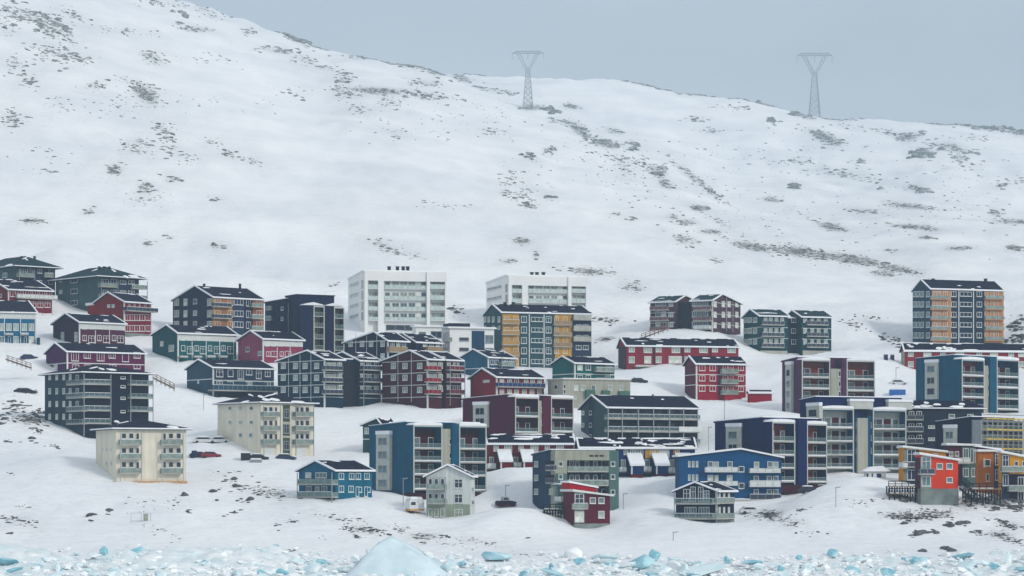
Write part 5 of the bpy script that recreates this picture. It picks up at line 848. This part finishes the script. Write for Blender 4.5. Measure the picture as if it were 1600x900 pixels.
for (x, y, wp, hp, m, lb) in [(1000, 880, 46, 30, IT, 'largest turquoise ice block on the shore, below the right of the claret house'), (1022, 868, 26, 22, IT, 'upright turquoise ice lump leaning on the largest turquoise block'), (1052, 874, 40, 16, IP, 'low pale blue slab right of the largest turquoise block'), (1054, 886, 36, 24, IW, 'grey white ice block right of the largest turquoise block'), (163, 860, 20, 14, IT, 'bright turquoise ice block at the left, below the cream block on orange footings'), (212, 858, 26, 9, IT, 'long tilted turquoise slab right of the left turquoise block'), (10, 872, 40, 36, IP, 'big pale blue ice block at the far left edge'), (862, 888, 18, 16, IT, 'small deep turquoise shard below the claret house'), (1300, 863, 24, 12, IT, 'flat topped sky blue ice block standing above the others at the right'), (1248, 870, 16, 9, IT, 'small sky blue block left of the flat topped block'), (1385, 893, 40, 16, IT, 'dark turquoise slab low at the bottom right'), (1429, 873, 13, 8, IT, 'small cyan block under the dark shore rock'), (1412, 871, 10, 6, IT, 'tiny cyan shard under the dark shore rock'), (1576, 872, 14, 20, IP, 'upright pale blue pillar of ice near the right edge'), (1500, 875, 12, 10, IP, 'pale blue block among white rubble near the right edge'), (1175, 878, 46, 9, IT, 'long turquoise ledge of ice below the azure house'), (1220, 888, 14, 14, IT, 'narrow deep turquoise wedge right of the long ledge'), (1136, 873, 12, 14, IT, 'blue chip of ice left of the long turquoise ledge'), (502, 877, 30, 9, IT, 'turquoise slab below the teal blue stilted house'), (322, 874, 14, 6, IT, 'small turquoise chip in the left rubble'), (378, 858, 8, 9, IP, 'little pale blue block in the left rubble'), (410, 893, 24, 10, IT, 'cut turquoise wedge at the bottom left of centre'), (465, 875, 30, 14, IP, 'pale aqua block left of the turquoise slab'), (905, 875, 22, 10, IT, 'pale turquoise shelf right of the deep turquoise shard'), (896, 866, 34, 26, IW, 'tall white jagged ice lump below the claret house'), (750, 898, 40, 8, IP, 'flat blue ice plate at the bottom centre'), (90, 885, 14, 14, IP, 'grey blue shadowed chunk at the bottom left'), (98, 891, 10, 8, IT, 'small turquoise wedge at the bottom left'), (180, 898, 34, 12, IP, 'greenish blue block at the bottom edge, left'), (1520, 895, 30, 14, IP, 'pale cyan block at the bottom right edge'), (1070, 890, 26, 18, IP, 'pale aqua block left of the blue chip'), (1090, 880, 26, 16, IP, 'aqua and white block below the navy glazed house')]:
    ice(x, y+2, wp, hp*1.25, m, lb, Y=None if hp > 30 else 466+max(0, 898-y)*.95)
bumps = []
for q_ in ((556, 872, 34, 16, IW, 'white ice lump on the left flank of the ice pyramid'), (580, 862, 22, 12, IP, 'pale lump high on the left flank of the ice pyramid'), (668, 868, 30, 14, IW, 'white ice lump on the right flank of the ice pyramid'), (700, 884, 34, 16, IP, 'pale lump at the right foot of the ice pyramid'), (640, 893, 40, 14, IW, 'white ice slab before the foot of the ice pyramid'), (586, 893, 36, 13, IW, 'white ice chunk before the left foot of the ice pyramid')): ice(*q_[:6], Y=470+max(0, 900-q_[1])*.1)
# the big smooth pyramid of pale ice
p = W(612, 842, 476); pts = []; bm = bmesh.new(); rr = random.Random(5)
prof = [(0, 0, 838), (-12, 1, 843), (14, -1, 847), (-40, 0, 862), (38, 1, 860), (-62, -1, 882), (66, 0, 876), (96, 1, 890), (-84, 2, 897), (110, 0, 899)]
for dx, dy, yy in prof:
    for q in (-1, 1):
        d = (1-(900-yy)/66.0); bm.verts.new(W(612+dx*.86, yy+1, 476)+Vector((0, q*(1.2+6.5*max(0, d))+rr.uniform(-.5, .5), -1.5 if yy > 895 else rr.uniform(-.2, .2))))
bmesh.ops.convex_hull(bm, input=bm.verts); bmesh.ops.delete(bm, geom=[v for v in bm.verts if not v.link_faces], context='VERTS')
bmesh.ops.subdivide_edges(bm, edges=bm.edges, cuts=4, use_grid_fill=True, smooth=.2); bmesh.ops.recalc_face_normals(bm, faces=bm.faces)
me = bpy.data.meshes.new('ice_pyramid'); [setattr(v, 'co', v.co+Vector((0, 0, 1))*(.35*mnoise.noise(v.co*.45)+.18*mnoise.noise(v.co*1.3))) for v in bm.verts]
bm.to_mesh(me); bm.free(); me.materials.append(IL); me.polygons.foreach_set('use_smooth', [True]*len(me.polygons)); tag(obj('ice_pyramid', me), 'huge smooth pale blue pyramid of ice at the shore left of centre', 'ice block')
for i in range(46):       # half buried lumps of bluer ice between the rubble
    x = R_.uniform(-30, 1630); y = R_.uniform(868, 900); m = IT if R_.random() < .2 else IP; wd = R_.lognormvariate(3.35, .4)
    bumps.append((x, y, wd, R_.uniform(8, 20), m))
# top of the ice belt, picture row over x
edge = [(-150, 846), (0, 846), (50, 850), (130, 862), (200, 852), (300, 852), (420, 850), (480, 860), (560, 862), (660, 862), (760, 868), (850, 862), (960, 866), (1060, 868), (1200, 868), (1300, 862), (1400, 860), (1500, 866), (1560, 858), (1750, 856)]
isz = []
for i in range(2300):
    x = R_.uniform(-120, 1720); top = itp(x, edge); t_ = R_.random()**.8; y = top+(912-top)*t_+R_.gauss(0, 2); sz = R_.lognormvariate(1.7, .6)*(1+.9*t_)*.85
    isz.append((x, y, min(sz, 30)))
isz.sort(key=lambda q: -q[2]); NI = 215
LMI = [(20, 'at the left edge'), (110, 'by the bright turquoise block'), (220, 'below the orange footings'), (320, 'below the metal frame'), (420, 'left of the stilted house'), (520, 'below the stilted house'), (600, 'before the ice pyramid'), (700, 'below the light grey house'), (790, 'below the snow vehicle'), (880, 'below the claret house'), (970, 'by the largest turquoise block'), (1090, 'below the navy glazed house'), (1180, 'below the azure house'), (1290, 'below the ultramarine block'), (1390, 'below the timber deck'), (1470, 'below the orange red house'), (1580, 'at the right edge')]
for x, y, sz in isz[:NI]:
    c = R_.random(); m = IW if c < .74 else (IP if c < .985 else IT); Y = 462+max(0, 905-y)*1.0
    side = min(LMI, key=lambda q: abs(q[0]-x))[1]; tp = ('back row' if y < itp(x, edge)+16 else 'front row'); szn = 'big' if sz > 19 else 'small'; kind = {'snowy_ice': 'white', 'pale_blue_ice': 'pale blue', 'turquoise_ice': 'turquoise'}[m.name]
    ice(x, y+sz*.15, sz*1.5, sz*R_.uniform(.4, .8), m, '%s %s ice chunk, %s, %s' % (szn, kind, tp, side), 'ice chunks '+side, Y=Y)
for x, y, wd, hp, m in bumps:
    kd = 'pale blue' if m is IP else 'turquoise'; sd_ = min(LMI, key=lambda q: abs(q[0]-x))[1]
    ice(x, y, wd, hp, m, 'half buried %s ice lump, %s' % (kd, sd_), 'ice lumps '+sd_, Y=462+max(0, 903-y)*1.0)
for m, fr, nm in ((IW, .72, 'white'), (IP, .99, 'pale blue'), (IT, 1.1, 'turquoise')):
    sv, sf, base = [], [], 0
    for j, (x, y, sz) in enumerate(isz[NI:]):
        c = (j*.6180339) % 1.0
        if not ((m is IW and c < .82) or (m is IP and .82 <= c < .993) or (m is IT and c >= .993)): continue
        V_, F_ = IS[j % 12]; Y = 462+max(0, 905-y)*1.0; p = W(x, y, Y); s = sz*Y/F*.6; a = R_.uniform(0, 6.28); c_, s_ = math.cos(a), math.sin(a); q = V_*np.array([s*1.3, s, s*.6])
        sv.append(np.stack([q[:, 0]*c_-q[:, 1]*s_+p.x, q[:, 0]*s_+q[:, 1]*c_+p.y, q[:, 2]+p.z], 1)); sf += [[base+i for i in f] for f in F_]; base += len(q)
    me = bpy.data.meshes.new('ice_rubble'); me.from_pydata(np.concatenate(sv).tolist(), [], sf); me.materials.append(m); o = obj('ice_rubble', me); o['kind'] = 'stuff'; o['label'] = nm+' small ice rubble along the shore'
# the bed of packed brash ice under the blocks
bx = np.arange(-200, 1801, 8.0); by = np.arange(440, 524, 3.0); bv = []
for Y in by:
    for x in bx:
        X = (x-800)*Y/F; top = HC+(HY-itp(x, edge))*510/F; z = np.interp(Y, [440, 466, 510, 523], [-.7, -.4, top-.5, top-1.1])+1.1*mnoise.noise(Vector((X/2.6, Y/4, 3)))*min(1, (Y-440)/20)+.5*mnoise.noise(Vector((X/.9, Y/1.4, 7)))*min(1, (Y-440)/20)
        bv.append((X, Y, z))
w_ = len(bx); bf = [(j*w_+i, j*w_+i+1, (j+1)*w_+i+1, (j+1)*w_+i) for j in range(len(by)-1) for i in range(w_-1)]
me = bpy.data.meshes.new('brash_ice'); me.from_pydata(bv, [], bf); me.materials.append(ice_mat('brash_ice_mix', (.70, .84, .89), (.93, .935, .94), 0, .2)); me.polygons.foreach_set('use_smooth', [True]*len(bf)); o = obj('brash_ice', me); o['kind'] = 'stuff'; o['label'] = 'packed brash ice between the blocks'

# ------------------------------------------------------------------ pylons
PYM = mat('haze_paled_pylon_steel', (.40, .44, .47), rough=.6, var=.1)  # steel paled so its colour carries the haze on the ridge
def pylon(x, yb, yt, label):
    h = hit(x, yb, 1000) or W(x, yb, 2500); s = h.y/F; o = obj('power_pylon', None, None, h); tag(o, label, 'pylon', 'pylons on the ridge'); H = (yb-yt)*s; g_ = H/30
    leg = MB(); b0, b1 = H*.085, H*.032; zw = H*.66
    cs = [(-1, -1), (1, -1), (1, 1), (-1, 1)]; n = 7
    for i, (a, c) in enumerate(cs): leg.bar((a*b0, c*b0, -1), (a*b1, c*b1, zw), .2*g_)
    for k in range(n):
        z0, z1 = zw*k/n, zw*(k+1)/n; w0, w1 = b0+(b1-b0)*k/n, b0+(b1-b0)*(k+1)/n
        for i in range(4):
            a, c = cs[i], cs[(i+1) % 4]; leg.bar((a[0]*w0, a[1]*w0, z0), (c[0]*w1, c[1]*w1, z1), .085*g_); leg.bar((c[0]*w0, c[1]*w0, z0), (a[0]*w1, a[1]*w1, z1), .085*g_); leg.bar((a[0]*w1, a[1]*w1, z1), (c[0]*w1, c[1]*w1, z1), .08*g_)
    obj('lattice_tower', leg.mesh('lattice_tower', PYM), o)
    for sg in (-1, 1):
        m = MB(); x1 = H*.17
        for c in (-.6*g_, .6*g_):
            m.bar((sg*b1, c, zw), (sg*(x1+.8*g_), c, H*.955), .15*g_); m.bar((-sg*b1*.2, c, zw), (sg*(x1-.8*g_), c, H*.955), .15*g_)
            for k in range(5):
                t0, t1 = k/5, (k+1)/5; m.bar((sg*(b1+(x1+.8*g_-b1)*t0), c, zw+(H*.955-zw)*t0), (sg*(-b1*.2+(x1-.8*g_+b1*.2)*t1), c, zw+(H*.955-zw)*t1), .08*g_)
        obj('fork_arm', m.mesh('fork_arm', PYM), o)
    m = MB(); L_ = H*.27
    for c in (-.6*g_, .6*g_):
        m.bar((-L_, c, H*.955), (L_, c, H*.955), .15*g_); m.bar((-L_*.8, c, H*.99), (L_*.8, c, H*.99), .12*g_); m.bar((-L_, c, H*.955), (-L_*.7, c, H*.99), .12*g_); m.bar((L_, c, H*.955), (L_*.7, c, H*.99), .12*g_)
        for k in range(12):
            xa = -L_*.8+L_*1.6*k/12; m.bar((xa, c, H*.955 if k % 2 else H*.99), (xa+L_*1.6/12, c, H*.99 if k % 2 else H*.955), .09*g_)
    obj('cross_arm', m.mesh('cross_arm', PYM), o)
    for xx in (-L_, 0, L_): obj('insulator', MB().bar((xx, 0, H*.955), (xx, 0, H*.955-H*.11), .13*g_).mesh('insulator', PYM), o)
pylon(825, 170, 79, 'left lattice power pylon with forked head on the nearer ridge'); pylon(1273, 177, 76, 'right lattice power pylon with forked head on the farther ridge, fainter in the haze')

# ------------------------------------------------------------------ vehicles, lamps, stairs and other small things
def on(x, y, Ymin=500): return hit(x, y, Ymin)
def car(x, y, Y0, paintm, label, rz, snow=True, L_=4.4):
    h = on(x, y, Y0)
    if h is None: return
    h.z -= .45; o = obj('parked_car', None, None, h, rz); tag(o, label, 'car', 'cars parked between the blocks')
    pr = [(-L_/2, .35), (L_/2, .35), (L_/2, .85), (L_*.28, .98), (L_*.12, 1.45), (-L_*.3, 1.48), (-L_*.46, 1.0), (-L_/2, .95)]
    m = MB().prism(pr, -.85, .85, lambda p, q, z: (q, p, z)); obj('body', m.mesh('body', paintm), o)
    g = MB()
    for s in (-1, 1): g.prism([(L_*.24, 1.0), (L_*.11, 1.38), (-L_*.27, 1.40), (-L_*.4, 1.02)], s*.86-.012, s*.86+.012, lambda p, q, z: (q, p, z))
    g.prism([(L_*.285, 1.0), (L_*.13, 1.41), (L_*.15, 1.43), (L_*.30, 1.0)], -.7, .7, lambda p, q, z: (q, p, z)); obj('windows', g.mesh('windows', PANES[0]), o)
    for sx in (-1, 1):
        for sy in (-1, 1):
            wm = MB(); n = 12; k = len(wm.v); wm.v += [(sx*L_*.31+.33*math.cos(a*6.283/n), sy*.87+d, .33+.33*math.sin(a*6.283/n)) for d in (-.1, .1) for a in range(n)]; wm.f += [tuple(range(n)), tuple(range(2*n-1, n-1, -1))]+[(i, (i+1) % n, n+(i+1) % n, n+i) for i in range(n)]
            obj('wheel', wm.mesh('wheel', RUBBER), o)
    if snow: obj('snow_cover', MB().prism([(-L_*.34, 1.49), (L_*.13, 1.46), (L_*.08, 1.68), (-L_*.26, 1.72)], -.8, .8, lambda p, q, z: (q, p, z)).mesh('snow_cover', SNOW), o)
CB = mat('car_paint_dark', S(30, 30, 44), rough=.3, var=.05); CR = mat('car_paint_red', S(130, 24, 40), rough=.3, var=.05); CW = mat('car_paint_white', (.6, .62, .63), rough=.3, var=.05); CBL = mat('car_paint_blue', S(36, 44, 84), rough=.3, var=.05)
car(404, 717, 585, CB, 'dark car with snow on its roof right of the black box trailer', .15); car(447, 717, 585, CBL, 'dark blue car in front of the green stair slot', -.1)
car(330, 713, 590, CR, 'red car half drifted in between the two cream blocks', .1); car(312, 713, 592, CB, 'dark car drifted in left of the red car', .0)
car(998, 597, 690, CB, 'dark car on the snowy road above the long grey gallery block', .2); car(1404, 600, 690, CW, 'white car under snow beside the blue container', .0)
car(45, 560, 700, CBL, 'dark blue car buried to its doors left of the purple house', .3); car(40, 613, 660, CB, 'dark car under snow on the slope left of the dark grey block', -.1, L_=5.5)
car(1172, 800, 540, CW, 'white snow covered car in front of the azure house', .2); car(1265, 768, 566, CB, 'dark car with a snow cap at the foot of the ultramarine block', .1)
car(320, 690, 610, CW, 'white snow buried car on the ledge left of the cream block with the stair slot', .1, L_=5.5); car(345, 690, 610, CW, 'white snow buried car at the right end of the ledge', -.1)
def container(x, y, Y0, w, h, d, m, label, name='container', cat='container'):
    p = on(x, y, Y0)
    if p is None: return
    s = p.y/F; o = obj(name, None, None, p); tag(o, label, cat); a = w*s/2; hh = h*s
    obj('body', MB().box(-a, a, -d/2, d/2, -.4, hh).mesh('body', m), o)
    r = MB()
    for i in range(9): q = -a+2*a*(i+.5)/9; r.box(q-.05*a/1.5, q+.05*a/1.5, -d/2-.06, -d/2+.01, 0, hh-.1)
    obj('side_ribs', r.mesh('side_ribs', m), o); obj('snow_cover', MB().prism([(-a, hh), (a, hh), (a*.8, hh+.28), (-a*.8, hh+.3)], -d/2, d/2, lambda p_, q, z: (q, p_, z)).mesh('snow_cover', SNOW), o); return o
container(1402, 616, 680, 24, 7, 2.4, mat('container_blue', S(44, 110, 186), rough=.5), 'bright blue container in the snow between the plum and strong blue blocks')
container(1384, 562, 700, 6, 8, 1.2, CBL, 'left of two dark bins on the snow left of the right red row house', 'waste_bin', 'bin'); container(1394, 562, 700, 6, 7, 1.2, CBL, 'right of two dark bins on the snow left of the right red row house', 'waste_bin', 'bin')
container(384, 718, 585, 14, 10, 2.2, CB, 'black box trailer left of the dark car by the cream block', 'box_trailer', 'trailer'); container(304, 714, 590, 8, 10, 1.6, CBL, 'dark blue bin at the right edge of the cream block on orange footings', 'waste_bin', 'bin')
container(400, 722, 580, 18, 4, 1.2, STEEL, 'grey low flatbed trailer in front of the dark car', 'flat_trailer', 'trailer')
def barrow(x, y, label):
    p = on(x, y, 530); o = obj('snow_vehicle', None, None, p, .2); tag(o, label, 'snow vehicle')
    obj('hull', MB().prism([(-1.9, .25), (1.9, .25), (2.2, .75), (1.2, 1.0), (-1.9, 1.0), (-2.1, .6)], -.9, .9, lambda p_, q, z: (q, p_, z)).mesh('hull', DARK), o)
    obj('cab', MB().prism([(-.9, 1.0), (.8, 1.0), (.5, 1.8), (-.7, 1.85)], -.75, .75, lambda p_, q, z: (q, p_, z)).mesh('cab', STEEL), o); obj('window', MB().box(-.55, .35, -.78, .78, 1.2, 1.62).mesh('window', PANES[0]), o)
    for s in (-1, 1): obj('track', MB().prism([(-1.8, -.1), (1.7, -.1), (2.0, .2), (1.7, .5), (-1.8, .5), (-2.0, .2)], s*1.0-.22, s*1.0+.22, lambda p_, q, z: (q, p_, z)).mesh('track', P_('wine_red', 70, 24, 46)), o)
barrow(790, 790, 'small dark tracked snow vehicle with wine red tracks right of the light grey house')
def truck(x, y, label):
    p = on(x, y, 530); o = obj('box_trailer', None, None, p, .5); tag(o, label, 'trailer'); obj('body', MB().prism([(-1.6, .6), (1.6, .6), (1.6, 2.3), (1.2, 2.7), (-1.3, 2.7), (-1.6, 2.3)], -1, 1, lambda p_, q, z: (q, p_, z)).mesh('body', CW), o); obj('lower_panel', MB().box(-1.62, 1.62, -1.03, 1.03, .35, .75).mesh('lower_panel', ORWOOD), o)
    obj('window', MB().box(-1.3, -.3, -1.03, 1.03, 1.5, 2.1).mesh('window', PANES[0]), o); obj('wheel', MB().box(-1.3, -.6, -1.0, 1.0, -.1, .4).mesh('wheel', RUBBER), o); obj('snow_cover', MB().prism([(-1.4, 2.71), (1.3, 2.71), (1.0, 3.1), (-1.1, 3.15)], -1, 1, lambda p_, q, z: (q, p_, z)).mesh('snow_cover', SNOW), o)
truck(648, 801, 'white and orange trailer under snow left of the light grey gabled house')
def lamp(x, yb, yt, Y0, label):
    p = on(x, yb, Y0); H = (yb-yt)*p.y/F; o = obj('street_lamp', None, None, p); tag(o, label, 'street lamp', 'street lamps in the snow')
    obj('pole', MB().bar((0, 0, -.5), (0, 0, H), .05).mesh('pole', STEEL), o); obj('lamp_head', MB().prism([(-.1, H-.12), (.9, H+.05), (.9, H+.2), (-.1, H+.1)], -.15, .15, lambda p_, q, z: (q, p_, z)).mesh('lamp_head', STEEL), o)
for a in [(790, 783, 759, 535, 'lamp post behind the small tracked snow vehicle'), (1132, 660, 626, 640, 'lamp post on the snow left of the vivid red block'), (1107, 708, 668, 600, 'thin lamp post right of the long grey gallery block'), (318, 640, 617, 640, 'lamp post on the snow above the cream block with the stair slot'), (974, 796, 772, 545, 'lamp post on the snow right of the tan and slate block'), (630, 790, 748, 540, 'lamp post at the foot of the big strong blue block'), (1400, 600, 575, 690, 'lamp post above the blue container'), (1306, 792, 762, 542, 'thin post on the snow right of the ultramarine block'), (1052, 851, 838, 520, 'short stake in the snow below the navy glazed house')]: lamp(*a)
def stair(x0, y0, x1, y1, Y, label, m=WOOD):
    a = W(x0, y0, Y); c = W(x1, y1, Y+3); o = obj('outdoor_stair', None, None, (a+c)/2); tag(o, label, 'stair', 'wooden outdoor stairs'); a, c = a-(a+c)/2, c-(a+c)/2; q = Vector((0, .8, 0)); b_ = MB()
    n = max(5, int((c-a).length/.45))
    for i in range(n+1):
        p_ = a+(c-a)*i/n; t = obj('tread', None) if False else None; b_.box(p_.x-.2, p_.x+.2, p_.y-.8, p_.y+.8, p_.z-.04, p_.z+.04)
    obj('treads', b_.mesh('treads', m), o); s = MB(); r = MB()
    for sg in (-1, 1):
        s.bar(a+q*sg-Vector((0, 0, .15)), c+q*sg-Vector((0, 0, .15)), .1); r.bar(a+q*sg+Vector((0, 0, 1)), c+q*sg+Vector((0, 0, 1)), .04); r.bar(a+q*sg+Vector((0, 0, .5)), c+q*sg+Vector((0, 0, .5)), .03)
        for i in range(0, n+1, 3): p_ = a+(c-a)*i/n; r.bar(p_+q*sg-Vector((0, 0, .8)), p_+q*sg+Vector((0, 0, 1)), .035)
    obj('stringers', s.mesh('stringers', m), o); obj('railing', r.mesh('railing', m), o)
stair(48, 574, 10, 561, 702, 'orange brown wooden stair in the snow left of the purple house', mat('raw_timber', (.16, .11, .08), rough=.85, var=.25)); stair(272, 606, 240, 590, 660, 'wooden stair with handrails right of the dark grey balcony block'); stair(1002, 528, 1045, 512, 768, 'long brown stair climbing to the faded brown block', mat('brown_stair', (.20, .12, .11), rough=.8, var=.2))
stair(1502, 750, 1526, 772, 550, 'dark steep stair beside the orange red cube house', DARK); stair(1500, 762, 1524, 782, 547, 'second dark stair, lower, beside the orange red cube house', DARK)
def gate(x, y, label):
    p = on(x, y, 520); o = obj('metal_frame', None, None, p); tag(o, label, 'frame'); m = MB()
    for q in (-1.9, .1, 1.9): m.bar((q, 0, -.3), (q, 0, 1.7), .025)
    for z in (.1, 1.65): m.bar((-1.9, 0, z), (1.9, 0, z), .022)
    obj('bars', m.mesh('bars', STEEL), o); obj('information_panel', MB().box(.5, 1.4, -.04, .04, .15, 1.5).mesh('information_panel', mat('panel_grey', (.3, .32, .27), var=.3, scale=3)), o)
gate(220, 815, 'thin metal frame with a grey panel below the cream block on orange footings')

# where several rocks or ice chunks would share a label, say which one by its place among them
by = {}
for o in col.objects:
    if o.parent is None and o.get('category') in ('rock', 'ice block') and o.get('group'): by.setdefault(o['label'], []).append(o)
ORD = ['leftmost', 'second from left', 'third from left', 'fourth from left', 'fifth from left', 'sixth from left', 'seventh from left']
for lb, os_ in by.items():
    if len(os_) < 2: continue
    os_.sort(key=lambda o: o.location.x/o.location.y); rw = [os_]
    nr = math.ceil(len(os_)/7)
    if nr > 1:
        z = sorted(os_, key=lambda o: -(o.location.z-HC)/o.location.y); h = math.ceil(len(z)/nr); rw = [sorted(z[i*h:(i+1)*h], key=lambda o: o.location.x/o.location.y) for i in range(nr)]
    names = {1: [''], 2: ['upper ', 'lower '], 3: ['upper ', 'middle ', 'lower ']}.get(nr, ['highest ', 'upper ', 'middle ', 'lower ', 'lowest '])
    for ri, r in enumerate(rw):
        for i, o in enumerate(r):
            if i < len(ORD) and ri < len(names): o['label'] = lb+', '+names[ri]+ORD[i]

# ------------------------------------------------------------------ haze
hm = bpy.data.materials.new('haze_air'); hm.use_nodes = True; t = hm.node_tree; t.nodes.clear(); ho = t.nodes.new('ShaderNodeOutputMaterial'); hv = t.nodes.new('ShaderNodeVolumePrincipled')
hv.inputs['Color'].default_value = (.60, .78, .96, 1); hv.inputs['Density'].default_value = HAZE; hv.inputs['Anisotropy'].default_value = .0; t.links.new(hv.outputs[0], ho.inputs['Volume'])
top = max(float(Z.max()), 240)+8
o = obj('haze', MB().box(-2700, 2700, -1600, 3800, -5, top).mesh('haze', hm)); o['kind'] = 'stuff'
